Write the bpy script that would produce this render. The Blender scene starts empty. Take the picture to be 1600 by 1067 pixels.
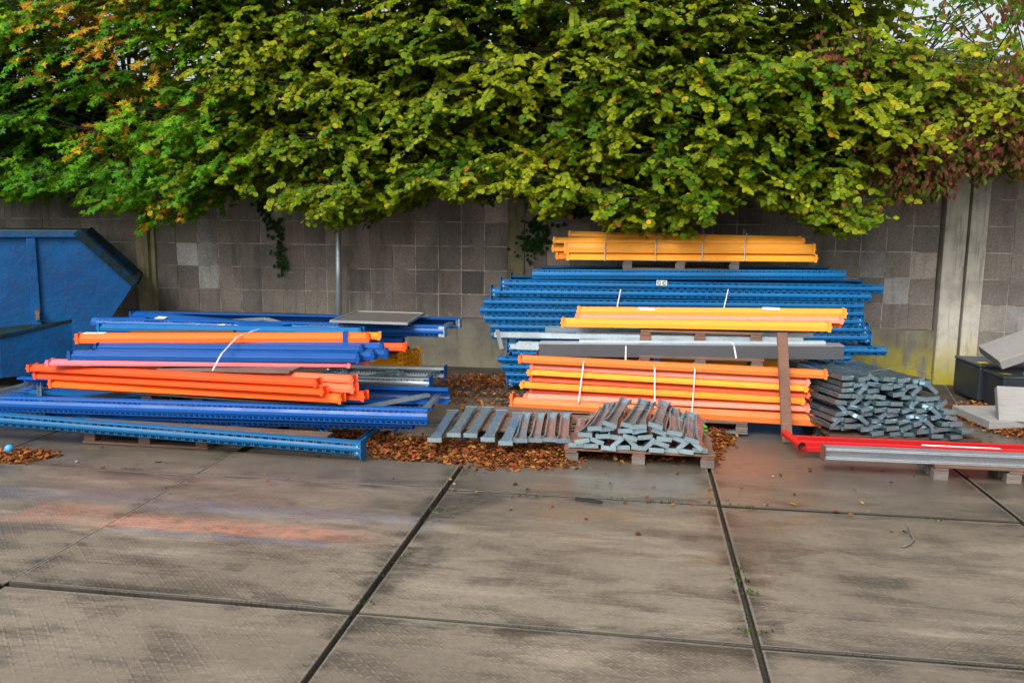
import bpy, math, random
import numpy as np
from mathutils import Vector, Matrix, Euler
rnd = random.Random(7)
rng = np.random.default_rng(11)
R = math.radians
S = bpy.context.scene
COL = S.collection

# ------------------------------------------------------------------ camera, sky, sun, exposure
FPX, CX, CY = 1294.715, 800.0, 533.5
YAW, PITCH, ROLL = R(8.7126), R(8.2814), R(0.4616)
CAM = Vector((1.39144, -3.83615, 1.99231))
_f = Vector((-math.sin(YAW)*math.cos(PITCH), math.cos(YAW)*math.cos(PITCH), -math.sin(PITCH)))
_r0 = Vector((math.cos(YAW), math.sin(YAW), 0)); _u0 = _r0.cross(_f)
_r = _r0*math.cos(ROLL)+_u0*math.sin(ROLL); _u = -_r0*math.sin(ROLL)+_u0*math.cos(ROLL)
cd = bpy.data.cameras.new('camera'); cam = bpy.data.objects.new('camera', cd); COL.objects.link(cam)
cam.matrix_world = Matrix(((_r.x,_u.x,-_f.x,CAM.x),(_r.y,_u.y,-_f.y,CAM.y),(_r.z,_u.z,-_f.z,CAM.z),(0,0,0,1)))
cd.sensor_width = 36; cd.lens = FPX/1600*36; cd.clip_start = .05; cd.clip_end = 2000
S.camera = cam
SUN_EL, SUN_AZ = R(46), R(200)          # azimuth clockwise from +Y: behind the camera, a little to the left
w = bpy.data.worlds.new('World'); S.world = w; w.use_nodes = True
nt = w.node_tree; nt.nodes.clear()
sky = nt.nodes.new('ShaderNodeTexSky'); sky.sky_type = 'NISHITA'; sky.sun_disc = False
sky.sun_elevation = SUN_EL; sky.sun_rotation = SUN_AZ; sky.dust_density = 6; sky.air_density = 1.2; sky.ozone_density = .6
hsv = nt.nodes.new('ShaderNodeHueSaturation'); hsv.inputs['Saturation'].default_value = .28
bg = nt.nodes.new('ShaderNodeBackground'); bg.inputs['Strength'].default_value = .15
wo = nt.nodes.new('ShaderNodeOutputWorld')
nt.links.new(sky.outputs[0], hsv.inputs['Color']); nt.links.new(hsv.outputs[0], bg.inputs[0]); nt.links.new(bg.outputs[0], wo.inputs[0])
sl = bpy.data.lights.new('sun', 'SUN'); sl.energy = 1.5; sl.angle = R(28); sl.color = (1, .96, .9)
so = bpy.data.objects.new('sun', sl); COL.objects.link(so)
sdir = Vector((math.sin(SUN_AZ)*math.cos(SUN_EL), math.cos(SUN_AZ)*math.cos(SUN_EL), math.sin(SUN_EL)))
so.rotation_euler = sdir.to_track_quat('Z', 'Y').to_euler(); so.location = (0, -5, 12)
S.view_settings.view_transform = 'Standard'; S.view_settings.look = 'None'
S.view_settings.exposure = 0.68; S.view_settings.gamma = 1
S.render.engine = 'CYCLES'
S.cycles.use_denoising = True
S.cycles.max_bounces = 8; S.cycles.transparent_max_bounces = 4

# ------------------------------------------------------------------ placing helpers
def ray(px, py): return _f*FPX+_r*(px-CX)-_u*(py-CY)
def P(px, py, y):                       # the point at depth y seen at that place of the photo
    d = ray(px, py); return CAM+d*((y-CAM.y)/d.y)
def G(px, py, z=0.0):                   # the point at height z
    d = ray(px, py); return CAM+d*((z-CAM.z)/d.z)

# ------------------------------------------------------------------ materials
class NT:
    def __init__(s, name):
        s.m = bpy.data.materials.new(name); s.m.use_nodes = True; s.t = s.m.node_tree; s.t.nodes.clear()
        s.out = s.n('ShaderNodeOutputMaterial')
    def n(s, k): return s.t.nodes.new(k)
    def put(s, sock, v):
        if isinstance(v, bpy.types.NodeSocket): s.t.links.new(v, sock)
        elif v is not None:
            if hasattr(sock.default_value, '__len__') and len(sock.default_value) == 4 and len(v) == 3: v = (*v, 1)
            sock.default_value = v
    def math(s, op, a, b=None, c=None, clamp=False):
        n = s.n('ShaderNodeMath'); n.operation = op; n.use_clamp = clamp
        s.put(n.inputs[0], a); s.put(n.inputs[1], b); s.put(n.inputs[2], c); return n.outputs[0]
    def mix(s, f, a, b, bt='MIX'):
        n = s.n('ShaderNodeMix'); n.data_type = 'RGBA'; n.blend_type = bt
        s.put(n.inputs[0], f); s.put(n.inputs[6], a); s.put(n.inputs[7], b); return n.outputs[2]
    def coord(s, k='Object'): return s.n('ShaderNodeTexCoord').outputs[k]
    def pos(s): return s.n('ShaderNodeNewGeometry').outputs['Position']
    def mapv(s, v, scale=(1,1,1), rot=(0,0,0), loc=(0,0,0)):
        n = s.n('ShaderNodeMapping'); s.put(n.inputs[0], v); n.inputs[1].default_value = loc
        n.inputs[2].default_value = rot; n.inputs[3].default_value = scale; return n.outputs[0]
    def noise(s, v, scale, detail=4, rough=.55, dist=0):
        n = s.n('ShaderNodeTexNoise'); s.put(n.inputs['Vector'], v); n.inputs['Scale'].default_value = scale
        n.inputs['Detail'].default_value = detail; n.inputs['Roughness'].default_value = rough
        n.inputs['Distortion'].default_value = dist; return n.outputs['Fac']
    def sstep(s, x, lo, hi, a=0., b=1.):
        n = s.n('ShaderNodeMapRange'); n.interpolation_type = 'SMOOTHSTEP'
        s.put(n.inputs[0], x); s.put(n.inputs[1], lo); s.put(n.inputs[2], hi); s.put(n.inputs[3], a); s.put(n.inputs[4], b); return n.outputs[0]
    def sep(s, v):
        n = s.n('ShaderNodeSeparateXYZ'); s.put(n.inputs[0], v); return n.outputs
    def bump(s, h, dist, strength=1.):
        n = s.n('ShaderNodeBump'); s.put(n.inputs['Height'], h); n.inputs['Distance'].default_value = dist
        n.inputs['Strength'].default_value = strength; return n.outputs[0]
    def pbr(s, col, rough, metal=0., normal=None, spec=.5, coat=0.):
        n = s.n('ShaderNodeBsdfPrincipled'); s.put(n.inputs['Base Color'], col); s.put(n.inputs['Roughness'], rough)
        s.put(n.inputs['Metallic'], metal); s.put(n.inputs['Specular IOR Level'], spec); s.put(n.inputs['Coat Weight'], coat)
        if normal is not None: s.put(n.inputs['Normal'], normal)
        return n.outputs[0]
    def done(s, sh): s.t.links.new(sh, s.out.inputs[0]); return s.m

def paint(name, col, rough=.38, wear=.35, dirt=(.05,.04,.03), rusty=None):
    k = NT(name); p = k.pos(); rn = k.n('ShaderNodeObjectInfo').outputs['Random']
    big = k.noise(p, 2.3, 5, .6); fine = k.noise(p, 38, 4, .65); streak = k.noise(k.mapv(p, (3, 9, 26)), 3, 4, .6)
    c = k.mix(k.sstep(rn, 0, 1), tuple(x*.86 for x in col), tuple(min(1, x*1.12) for x in col))
    c = k.mix(k.math('MULTIPLY', k.sstep(big, .45, .75), wear), c, tuple(min(1, x*.80+.006) for x in col))
    c = k.mix(k.math('MULTIPLY', k.sstep(streak, .56, .74), wear*.9), c, dirt)
    c = k.mix(k.math('MULTIPLY', k.sstep(fine, .63, .72), wear), c, tuple(x*.45+.01 for x in col))
    oc = k.coord('Object'); sc_ = k.noise(k.mapv(oc, (1.1, 30, 30)), 3.2, 5, .7, .3); ch = k.noise(k.mapv(oc, (9, 30, 30)), 2.5, 4, .7)
    c = k.mix(k.math('MULTIPLY', k.sstep(sc_, .54, .70), wear*1.1), c, tuple(x*.55+.012 for x in col))
    c = k.mix(k.math('MULTIPLY', k.sstep(ch, .69, .74), min(1, wear*2)), c, (.09,.055,.035))
    if rusty: c = k.mix(k.math('MULTIPLY', k.sstep(k.math('MULTIPLY', big, fine), .33, .42), .8), c, rusty)
    ro = k.sstep(big, .3, .7, rough-.1, rough+.14)
    return k.done(k.pbr(c, ro, 0, k.bump(fine, .002, .15), .32))

def galv(name, col=(.35,.475,.535), rough=.26, rust=0.):
    k = NT(name); p = k.coord('Object'); rn = k.n('ShaderNodeObjectInfo').outputs['Random']
    v = k.n('ShaderNodeTexVoronoi'); k.put(v.inputs['Vector'], p); v.inputs['Scale'].default_value = 70
    q = k.noise(k.pos(), 5, 5, .6); st = k.noise(k.mapv(k.pos(), (2, 2, 20)), 4, 4)
    c = k.mix(k.sstep(v.outputs['Color'], .1, .9), tuple(x*.88 for x in col), tuple(min(1, x*1.05) for x in col))
    c = k.mix(k.math('MULTIPLY', k.sstep(q, .48, .7), .18), c, tuple(x*.6 for x in col))
    c = k.mix(k.math('MULTIPLY', k.sstep(st, .55, .7), .2), c, (.62,.66,.67))
    c = k.mix(k.math('MULTIPLY', rn, .3), c, tuple(x*.6 for x in col))
    if rust: c = k.mix(k.math('MULTIPLY', k.sstep(q, .42, .66), rust), c, (.36,.19,.13))
    return k.done(k.pbr(c, k.sstep(q, .3, .7, rough-.09, rough+.10), .76, k.bump(q, .004, .08)))

def wood(name, a, b, rough=.75):
    k = NT(name); p = k.coord('Object'); rn = k.n('ShaderNodeObjectInfo').outputs['Random']
    g1 = k.noise(k.mapv(p, (2.2, 26, 30)), 2.2, 6, .65, .4); g2 = k.noise(k.pos(), 3.2, 4)
    c = k.mix(k.sstep(g1, .3, .7), a, b)
    c = k.mix(k.math('MULTIPLY', k.sstep(g2, .42, .7), .75), c, tuple(x*.42 for x in a))
    c = k.mix(k.math('MULTIPLY', rn, .35), c, (.13,.12,.115))
    return k.done(k.pbr(c, rough, 0, k.bump(g1, .006, .5)))

def attr_mat(name, rough=.5, translucent=0., spec=.12):
    k = NT(name); a = k.n('ShaderNodeAttribute'); a.attribute_name = 'tint'
    nz = k.noise(k.pos(), 45, 3)
    c = k.mix(k.sstep(nz, .35, .7), a.outputs['Color'], k.mix(.45, a.outputs['Color'], (.02,.022,.005)))
    sh = k.pbr(c, rough, 0, None, spec)
    if translucent:
        t = k.n('ShaderNodeBsdfTranslucent'); k.put(t.inputs[0], k.mix(.35, c, (.34,.46,.01)))
        ms = k.n('ShaderNodeMixShader'); ms.inputs[0].default_value = translucent
        k.t.links.new(sh, ms.inputs[1]); k.t.links.new(t.outputs[0], ms.inputs[2]); sh = ms.outputs[0]
    return k.done(sh)

M = {}
M['royal'] = paint('royal_blue_paint', (.0004,.062,.265))
M['teal'] = paint('worn_blue_paint', (.0006,.105,.265), .42, .5)
M['mid_blue'] = paint('medium_blue_paint', (.0005,.108,.30), .4, .45)
M['orange'] = paint('orange_paint', (.86,.112,.010))
M['deep_orange'] = paint('red_orange_paint', (.80,.074,.010))
M['brown_orange'] = paint('weathered_orange_paint', (.62,.15,.022), .5, .6, (.12,.05,.02))
M['yellow'] = paint('yellow_orange_paint', (.88,.262,.024), .4, .25)
M['yellow_lifted'] = paint('yellow_paint_lifted_for_shade', (.93,.36,.030), .4, .2)  # brighter copy of the yellow paint, offsets the foliage shade by colour
M['tray'] = paint('dull_grey_sheet', (.085,.075,.068), .5, .5)
M['deep_yellow'] = paint('deep_yellow_paint', (.90,.36,.005), .45, .4)
M['pink'] = paint('faded_pink_paint', (.85,.225,.145), .45, .3)
M['rose'] = paint('rose_pink_paint', (.82,.17,.20), .45, .3)
M['salmon'] = paint('faded_salmon_paint', (.80,.12,.05), .45, .3)
M['red'] = paint('bright_red_paint', (.44,.008,.010), .35, .3)
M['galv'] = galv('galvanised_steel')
M['galv_bright'] = galv('bright_galvanised_steel', (.50,.58,.62), .40)
M['galv_rust'] = galv('galvanised_steel_with_rust_bloom', (.27,.385,.445), .36, .0)
M['galv_shaded'] = galv('galvanised_steel_toned_as_shaded', (.13,.20,.235), .26)  # darker copy of the galvanised steel, shade of the bracket sides in its colour
M['mill'] = galv('grey_mill_steel', (.42,.46,.50), .42, .12)
M['rust'] = galv('rusty_steel', (.16,.12,.10), .6, .7)
M['dark_bar'] = paint('dark_grey_wrap', (.055,.058,.065), .42, .5, (.02,.02,.02))
M['wood_red'] = wood('reddish_wet_wood', (.20,.085,.045), (.11,.05,.03))
M['wood'] = wood('brown_pallet_wood', (.16,.085,.05), (.085,.05,.034))
M['wood_grey'] = wood('grey_weathered_wood', (.17,.14,.12), (.085,.07,.06))
M['wood_dark'] = wood('dark_wet_wood', (.085,.035,.016), (.045,.02,.01))
M['white'] = paint('white_label_paper', (.68,.70,.70), .6, .3)
M['black'] = paint('black_rubber', (.015,.015,.015), .6, .2)
M['sticker'] = paint('yellow_sticker', (.75,.62,.02), .5, .2)
M['ball'] = paint('light_blue_plastic', (.05,.32,.62), .35, .2)
M['green'] = paint('bright_green_plastic', (.10,.55,.05), .4, .1)
M['box_dark'] = paint('dark_grey_plastic', (.022,.028,.036), .38, .3)
M['box_grey'] = paint('slate_grey_plastic', (.055,.07,.088), .45, .4)
M['slab_light'] = paint('pale_grey_concrete_block', (.21,.205,.198), .8, .5)
M['strap'] = paint('white_strapping_band', (.72,.74,.76), .4, .2)
M['bark'] = wood('dark_bark', (.035,.028,.02), (.015,.012,.01), .9)
M['leaf'] = attr_mat('tree_leaves', .5, .38)
M['litter'] = attr_mat('fallen_leaves', .5, .08)
M['block'] = None

def mat_skip():
    k = NT('scraped_blue_container_paint'); p = k.pos()
    big = k.noise(p, 1.6, 6, .62); fine = k.noise(p, 22, 5, .7); drip = k.noise(k.mapv(p, (9, 9, .9)), 2, 5, .65)
    c = k.mix(k.sstep(big, .35, .7), (.0002,.064,.20), (.0002,.040,.14))
    c = k.mix(k.math('MULTIPLY', k.sstep(drip, .52, .75), .6), c, (.004,.045,.12))
    c = k.mix(k.math('MULTIPLY', k.sstep(fine, .59, .67), .85), c, (.05,.022,.012))
    z = k.sep(p)[2]; gm = k.math('MULTIPLY', k.sstep(k.math('ADD', z, k.math('MULTIPLY', fine, .10)), 1.79, 1.90), .7)
    c = k.mix(gm, c, (.03,.045,.014))
    return k.done(k.pbr(c, k.sstep(big, .3, .7, .42, .62), 0, k.bump(k.math('ADD', big, k.math('MULTIPLY', fine, .15)), .06, .5), .22))
M['skip'] = mat_skip()
def mat_mossy_edge():
    k = NT('mossy_blue_steel'); p = k.pos(); n = k.noise(p, 9, 6, .7)
    c = k.mix(k.sstep(n, .36, .56), (.001,.024,.055), (.008,.013,.008))
    return k.done(k.pbr(c, .8, 0, k.bump(n, .01, .5), .12))
M['skip_edge'] = mat_mossy_edge()

def mat_block():
    k = NT('weathered_concrete_block'); a = k.n('ShaderNodeAttribute'); a.attribute_name = 'tint'; p = k.pos()
    big = k.noise(p, 1.1, 5, .6); fine = k.noise(p, 30, 6, .75); drip = k.noise(k.mapv(p, (3.2, 3.2, .5)), 2.0, 4, .6); patch = k.noise(p, 5, 5, .7, .6)
    c = k.mix(k.sstep(fine, .3, .72), k.mix(.40, a.outputs['Color'], (.02,.018,.016)), a.outputs['Color'])
    c = k.mix(k.math('MULTIPLY', k.sstep(big, .42, .7), .45), c, (.06,.053,.047))
    c = k.mix(k.math('MULTIPLY', k.sstep(drip, .50, .74), .45), c, (.04,.036,.032))
    c = k.mix(k.math('MULTIPLY', k.sstep(patch, .60, .72), .6), c, (.36,.335,.295))
    return k.done(k.pbr(c, .85, 0, k.bump(fine, .006, .7)))
M['block'] = mat_block()
def mat_mortar():
    k = NT('pale_mortar'); p = k.pos(); n = k.noise(p, 4, 5, .7)
    return k.done(k.pbr(k.mix(k.sstep(n, .4, .62), (.20,.18,.155), (.50,.46,.40)), .9))
M['mortar'] = mat_mortar()
def mat_wallconc(name, base, moss, mossz, green=(.32,.27,.012)):
    k = NT(name); p = k.pos(); z = k.sep(p)[2]
    n = k.noise(p, 3, 6, .65); f = k.noise(p, 40, 5, .7); drip = k.noise(k.mapv(p, (7, 7, .5)), 2, 5, .65)
    c = k.mix(k.sstep(n, .35, .7), base, tuple(x*.62 for x in base))
    c = k.mix(k.math('MULTIPLY', k.sstep(drip, .52, .7), .7), c, tuple(x*.28 for x in base))
    c = k.mix(k.math('MULTIPLY', k.sstep(f, .62, .7), .4), c, (.03,.028,.025))
    if moss:
        x = k.sep(p)[0]
        mm = k.math('MULTIPLY', k.sstep(k.math('ADD', z, k.math('MULTIPLY', n, .9)), mossz-.25, mossz+.55, 1, 0), k.sstep(k.noise(k.mapv(p, (1, 1, .5)), 4, 5, .7), .34, .52))
        mm = k.math('MULTIPLY', mm, k.math('MULTIPLY', moss, k.sstep(x, 1.0, 4.0, .12, 1.)))
        c = k.mix(mm, c, green)
    return k.done(k.pbr(c, .85, 0, k.bump(k.math('ADD', f, n), .006, .5)))
M['plinth'] = mat_wallconc('stained_plinth_concrete', (.20,.19,.16), 1., .70)
M['post'] = mat_wallconc('pale_post_concrete', (.58,.55,.47), 1., .62)
M['post_mossy'] = mat_wallconc('moss_streaked_post_concrete', (.38,.345,.19), .0, 0)
M['post_dark'] = mat_wallconc('mossy_post_concrete', (.23,.205,.115), .0, 0)

def mat_slab():
    k = NT('wet_concrete_paving'); p = k.pos(); x, y, z = k.sep(p)
    big = k.noise(p, .55, 5, .62, .3); med = k.noise(k.mapv(p, (1, 2.6, 1)), 1.7, 6, .68, .4); fine = k.noise(p, 26, 6, .75)
    speck = k.noise(p, 120, 3, .8)
    # herringbone tread cast in the plates, worn away in places
    U = k.math('MULTIPLY', x, 24.); V = k.math('MULTIPLY', y, 24.)
    par = k.math('MODULO', k.math('ADD', k.math('ABSOLUTE', k.math('FLOOR', U)), k.math('ABSOLUTE', k.math('FLOOR', V))), 2.)
    sg = k.math('SUBTRACT', k.math('MULTIPLY', par, 2.), 1.)
    fu = k.math('SUBTRACT', k.math('FRACT', U), .5); fv = k.math('SUBTRACT', k.math('FRACT', V), .5)
    aa = k.math('ABSOLUTE', k.math('ADD', k.math('MULTIPLY', fu, sg), fv)); bb = k.math('ABSOLUTE', k.math('SUBTRACT', k.math('MULTIPLY', fu, sg), fv))
    tread = k.math('MULTIPLY', k.sstep(aa, .12, .28, 1, 0), k.sstep(bb, .42, .60, 1, 0))
    tread = k.math('MULTIPLY', tread, k.sstep(med, .36, .60))
    tread = k.math('MULTIPLY', tread, k.sstep(y, .2, 2.4, 1., .15))
    c = k.mix(k.sstep(big, .3, .7), (.188,.156,.116), (.120,.098,.072))
    c = k.mix(k.math('MULTIPLY', k.sstep(med, .44, .68), .68), c, (.058,.049,.040))
    pale = k.noise(k.mapv(p, (.45, 2.2, 1), loc=(3,1,0)), 1.5, 5, .6)
    c = k.mix(k.math('MULTIPLY', k.sstep(pale, .52, .68), .7), c, (.255,.215,.165))
    c = k.mix(k.math('MULTIPLY', k.sstep(y, .8, 3.2), .68), c, (.060,.049,.038))
    c = k.mix(k.math('MULTIPLY', k.sstep(fine, .35, .7), .35), c, (.05,.044,.038))
    c = k.mix(k.math('MULTIPLY', k.sstep(speck, .68, .74), .45), c, (.30,.28,.25))
    c = k.mix(k.math('MULTIPLY', tread, .20), c, (.235,.205,.17))
    # dirt along the joints
    ex = k.math('ABSOLUTE', k.math('SUBTRACT', k.math('FRACT', k.math('ADD', k.math('MULTIPLY', x, .5), .5)), .5))
    ey = k.math('ABSOLUTE', k.math('SUBTRACT', k.math('FRACT', k.math('ADD', k.math('MULTIPLY', y, .5), .5)), .5))
    e = k.math('MINIMUM', ex, ey)
    dj = k.math('MULTIPLY', k.sstep(e, .0, .085, 1, 0), k.sstep(med, .40, .62))
    c = k.mix(k.math('MULTIPLY', dj, .8), c, (.025,.022,.016))
    c = k.mix(k.math('MULTIPLY', k.math('MULTIPLY', k.sstep(e, .013, .017, 1, 0), k.sstep(med, .35, .6)), .35), c, (.26,.24,.20))
    c = k.mix(k.math('MULTIPLY', k.sstep(k.math('ADD', e, k.math('MULTIPLY', fine, .004)), .0092, .0125, 1, 0), .92), c, (.022,.019,.014))
    def stain(c, cx, cy, hx, hy, rot, col, st, sc=2.2):
        v = k.mapv(k.math_vec(p, (cx, cy, 0)), rot=(0, 0, -rot)); sx, sy, _ = k.sep(v)
        nz = k.noise(v, sc, 5, .65, .3)
        wob = k.math('MULTIPLY', k.math('SUBTRACT', nz, .5), .9)
        mx = k.sstep(k.math('ADD', k.math('DIVIDE', k.math('ABSOLUTE', sx), hx), wob), .75, 1.12, 1, 0)
        my = k.sstep(k.math('ADD', k.math('DIVIDE', k.math('ABSOLUTE', sy), hy), wob), .45, 1.1, 1, 0)
        m = k.math('MULTIPLY', k.math('MULTIPLY', mx, my), k.sstep(k.noise(k.mapv(p, (1, 1.6, 1)), 11, 7, .8), .36, .62, .12, 1))
        return k.mix(k.math('MULTIPLY', m, st), c, col)
    def strip(c, a, b, half, col, st):
        A, B = G(*a), G(*b); d = B-A
        return stain(c, (A.x+B.x)/2, (A.y+B.y)/2, d.length/2, half, math.atan2(d.y, d.x), col, st)
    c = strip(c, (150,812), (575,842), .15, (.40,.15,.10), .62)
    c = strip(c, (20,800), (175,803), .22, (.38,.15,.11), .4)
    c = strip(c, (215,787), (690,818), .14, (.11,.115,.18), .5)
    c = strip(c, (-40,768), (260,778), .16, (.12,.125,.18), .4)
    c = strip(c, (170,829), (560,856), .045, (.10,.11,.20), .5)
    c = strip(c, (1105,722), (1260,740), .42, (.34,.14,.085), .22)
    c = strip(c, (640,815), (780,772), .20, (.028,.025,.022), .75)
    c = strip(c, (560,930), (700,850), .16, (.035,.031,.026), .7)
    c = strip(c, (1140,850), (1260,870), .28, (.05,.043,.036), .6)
    c = strip(c, (840,800), (1000,806), .16, (.17,.095,.05), .5)
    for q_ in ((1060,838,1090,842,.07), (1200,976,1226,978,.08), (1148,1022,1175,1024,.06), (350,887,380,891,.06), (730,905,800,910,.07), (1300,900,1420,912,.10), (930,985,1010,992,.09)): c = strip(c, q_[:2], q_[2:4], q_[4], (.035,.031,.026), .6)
    wet = k.sstep(k.math('ADD', med, k.math('MULTIPLY', k.sstep(y, .2, 2.6), .20)), .42, .64)
    ro = k.math('SUBTRACT', .74, k.math('MULTIPLY', wet, .40))
    h = k.math('ADD', k.math('MULTIPLY', fine, .35), k.math('MULTIPLY', tread, .8))
    return k.done(k.pbr(c, ro, 0, k.bump(h, .006, .55), .5))
def _mv(s, v, loc):
    n = s.n('ShaderNodeVectorMath'); n.operation = 'SUBTRACT'; s.put(n.inputs[0], v); n.inputs[1].default_value = loc; return n.outputs[0]
NT.math_vec = _mv
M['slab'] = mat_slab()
def mat_soil():
    k = NT('dark_wet_soil'); p = k.pos(); a = k.noise(p, 1.4, 6, .65); f = k.noise(p, 40, 6, .8)
    c = k.mix(k.sstep(a, .35, .7), (.055,.046,.037), (.028,.022,.017)); c = k.mix(k.math('MULTIPLY', k.sstep(f, .55, .7), .6), c, (.11,.095,.078))
    return k.done(k.pbr(c, k.sstep(a, .3, .7, .5, .85), 0, k.bump(k.math('ADD', f, a), .02, .7)))
M['soil'] = mat_soil()

# ------------------------------------------------------------------ mesh builder
class MB:
    def __init__(s): s.v = []; s.f = []; s.c = []
    def add(s, vs, fs, tint=None):
        o = len(s.v); s.v += [tuple(v) for v in vs]; s.f += [tuple(i+o for i in f) for f in fs]
        if tint is not None: s.c += [(*tint, 1)]*len(vs)
        return s
    def box(s, x0, x1, y0, y1, z0, z1, mat=None, tint=None):
        vs = [Vector((x, y, z)) for z in (z0, z1) for y in (y0, y1) for x in (x0, x1)]
        if mat: vs = [mat@v for v in vs]
        return s.add(vs, [(0,2,3,1),(4,5,7,6),(0,1,5,4),(2,6,7,3),(0,4,6,2),(1,3,7,5)], tint)
    def prism(s, prof, x0, x1, caps=True):          # closed profile of (y, z), counter-clockwise seen from +x
        n = len(prof); vs = [(x, y, z) for x in (x0, x1) for y, z in prof]
        fs = [(i, (i+1) % n, n+(i+1) % n, n+i) for i in range(n)]
        if caps: fs += [tuple(range(n))[::-1], tuple(range(n, 2*n))]
        return s.add(vs, fs)
    def tube(s, pts, rad, n=8, caps=True):
        pts = [Vector(p) for p in pts]; rad = rad if isinstance(rad, (list, tuple)) else [rad]*len(pts)
        o = len(s.v); prev = None
        for i, p in enumerate(pts):
            t = (pts[min(i+1, len(pts)-1)]-pts[max(i-1, 0)]).normalized()
            a = prev if prev else (Vector((0,0,1)) if abs(t.z) < .9 else Vector((1,0,0)))
            a = (a-t*a.dot(t)).normalized(); b = t.cross(a); prev = a
            for k in range(n):
                q = 2*math.pi*k/n; s.v.append(tuple(p+(a*math.cos(q)+b*math.sin(q))*rad[i]))
        for i in range(len(pts)-1):
            for k in range(n):
                s.f.append((o+i*n+k, o+i*n+(k+1) % n, o+(i+1)*n+(k+1) % n, o+(i+1)*n+k))
        if caps:
            s.f.append(tuple(o+k for k in range(n))[::-1]); e = o+(len(pts)-1)*n; s.f.append(tuple(e+k for k in range(n)))
        return s
    def mesh(s, name, mat, smooth=False):
        me = bpy.data.meshes.new(name); me.from_pydata(s.v, [], s.f); me.materials.append(mat)
        if s.c:
            a = me.color_attributes.new('tint', 'FLOAT_COLOR', 'POINT'); a.data.foreach_set('color', np.array(s.c, np.float32).ravel())
        if smooth: me.polygons.foreach_set('use_smooth', [True]*len(me.polygons))
        me.update(); return me
    def build(s, name, mat, parent=None, smooth=False, bevel=0):
        return put(name, s.mesh(name, mat, smooth), parent, bevel)
def put(name, me, parent=None, bevel=0):
    o = bpy.data.objects.new(name, me); COL.objects.link(o); o.parent = parent
    if bevel:
        b = o.modifiers.new('edge', 'BEVEL'); b.width = bevel; b.segments = 2; b.limit_method = 'ANGLE'
    return o
def tag(o, label=None, cat=None, group=None, kind=None):
    for k_, v in (('label', label), ('category', cat), ('group', group), ('kind', kind)):
        if v: o[k_] = v
    return o
def thing(name, label, cat, mtx=None, group=None):
    o = bpy.data.objects.new(name, None); COL.objects.link(o); o.empty_display_size = .1
    if mtx is not None: o.matrix_world = mtx
    return tag(o, label, cat, group)
def axes(A, B):                                     # x along A->B, y level and away from the camera, z up
    x = (B-A).normalized(); y = Vector((0,0,1)).cross(x).normalized(); z = x.cross(y)
    return Matrix(((x.x,y.x,z.x,A.x),(x.y,y.y,z.y,A.y),(x.z,y.z,z.z,A.z),(0,0,0,1)))
def at(x, y, z, rz=0., rx=0., ry=0.): return Matrix.Translation((x, y, z))@Euler((rx, ry, rz)).to_matrix().to_4x4()

# ------------------------------------------------------------------ ground
tag(MB().box(-400, 400, -60, 700, -.6, -.045).build('ground', M['soil']), 'dark wet soil under and behind the paving', None, None, 'structure')
pv = MB()
for i in range(-5, 4):
    for j in range(-3, 2):
        x0, x1, y0, y1 = 2*i+(.018 if i == 0 else .013), 2*i+(1.982 if i == -1 else 1.987), 2*j+.009, 2*j+1.991
        if j == 1: y1 = 3.95
        dz = rnd.uniform(-.006, .004); tx, ty = rnd.uniform(-.004, .004), rnd.uniform(-.004, .004)
        if (i, j) == (-1, 1): y1 = 2.62; dz = .012
        if (i, j) == (-1, 0): dz = .010; ty = .004
        if (i, j) == (0, 0): dz = -.004
        cx_, cy_ = (x0+x1)/2, (y0+y1)/2
        pv.box(x0-cx_, x1-cx_, y0-cy_, y1-cy_, -.12, 0, Matrix.Translation((cx_, cy_, dz))@Euler((tx, ty, rnd.uniform(-.004, .004))).to_matrix().to_4x4())
pv.box(-9.5, 8, 3.99, 5.35, -.12, -.02)
pv.box(-1.96, -.02, 2.66, 3.97, -.12, -.025)
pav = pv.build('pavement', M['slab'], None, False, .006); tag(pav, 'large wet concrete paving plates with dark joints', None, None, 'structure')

# ------------------------------------------------------------------ wall
WY = 7.437
wall = thing('block_wall', 'long dark grey concrete block wall with posts behind the stacks', 'wall', at(0, WY, 0))
tone = [(.29,.255,.215),(.255,.228,.197),(.31,.275,.235),(.24,.217,.19),(.28,.24,.20)]
spec = {}
def bay(x0, x1, zb, rows, z0=.64432, c=.33055):
    b = MB(); n = max(1, round((x1-x0)/.318)); wd = (x1-x0)/n
    for r_ in range(rows):
        for i in range(n):
            t = tone[rnd.randrange(5)]; q = rnd.uniform(.88, 1.18); t = tuple(v*q for v in t)
            bx = x0+i*wd; zc = zb+r_*c; key = None
            for (sx, sz), tt in WHITE.items():
                if bx <= sx < bx+wd and zc <= sz < zc+c: t = tt
            if rnd.random() < .05: t = tuple(v*1.7 for v in t)
            g = rnd.uniform(.004, .009); d = rnd.uniform(-.004, .006)
            b.box(bx+g, bx+wd-g, -d, .19, zc+g, zc+c-g, None, t)
    b.build('block_panel', M['block'], wall)
    MB().box(x0, x1, .006, .188, zb, zb+rows*c).build('mortar', M['mortar'], wall)
WHITE = {}
for (px, py), tt in {(293,396):(.62,.62,.60), (328,396):(.40,.39,.37), (328,432):(.50,.49,.46), (328,365):(.30,.29,.28), (1355,414):(.36,.35,.34), (1385,455):(.30,.29,.28), (1580,495):(.40,.39,.37), (745,432):(.14,.13,.12)}.items():
    q = P(px, py, WY); WHITE[(q.x, q.z)] = tt
xs = [P(px, 450, WY).x for px in (222, 247, 793, 819, 1465, 1499, 1504, 1531)]
bay(-9.6, xs[0], .64432, 6); bay(xs[1], xs[2], .64432, 6); bay(xs[3], xs[4]-.03, .64432, 6); bay(xs[7]+.02, 9.2, -.017, 8)
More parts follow.
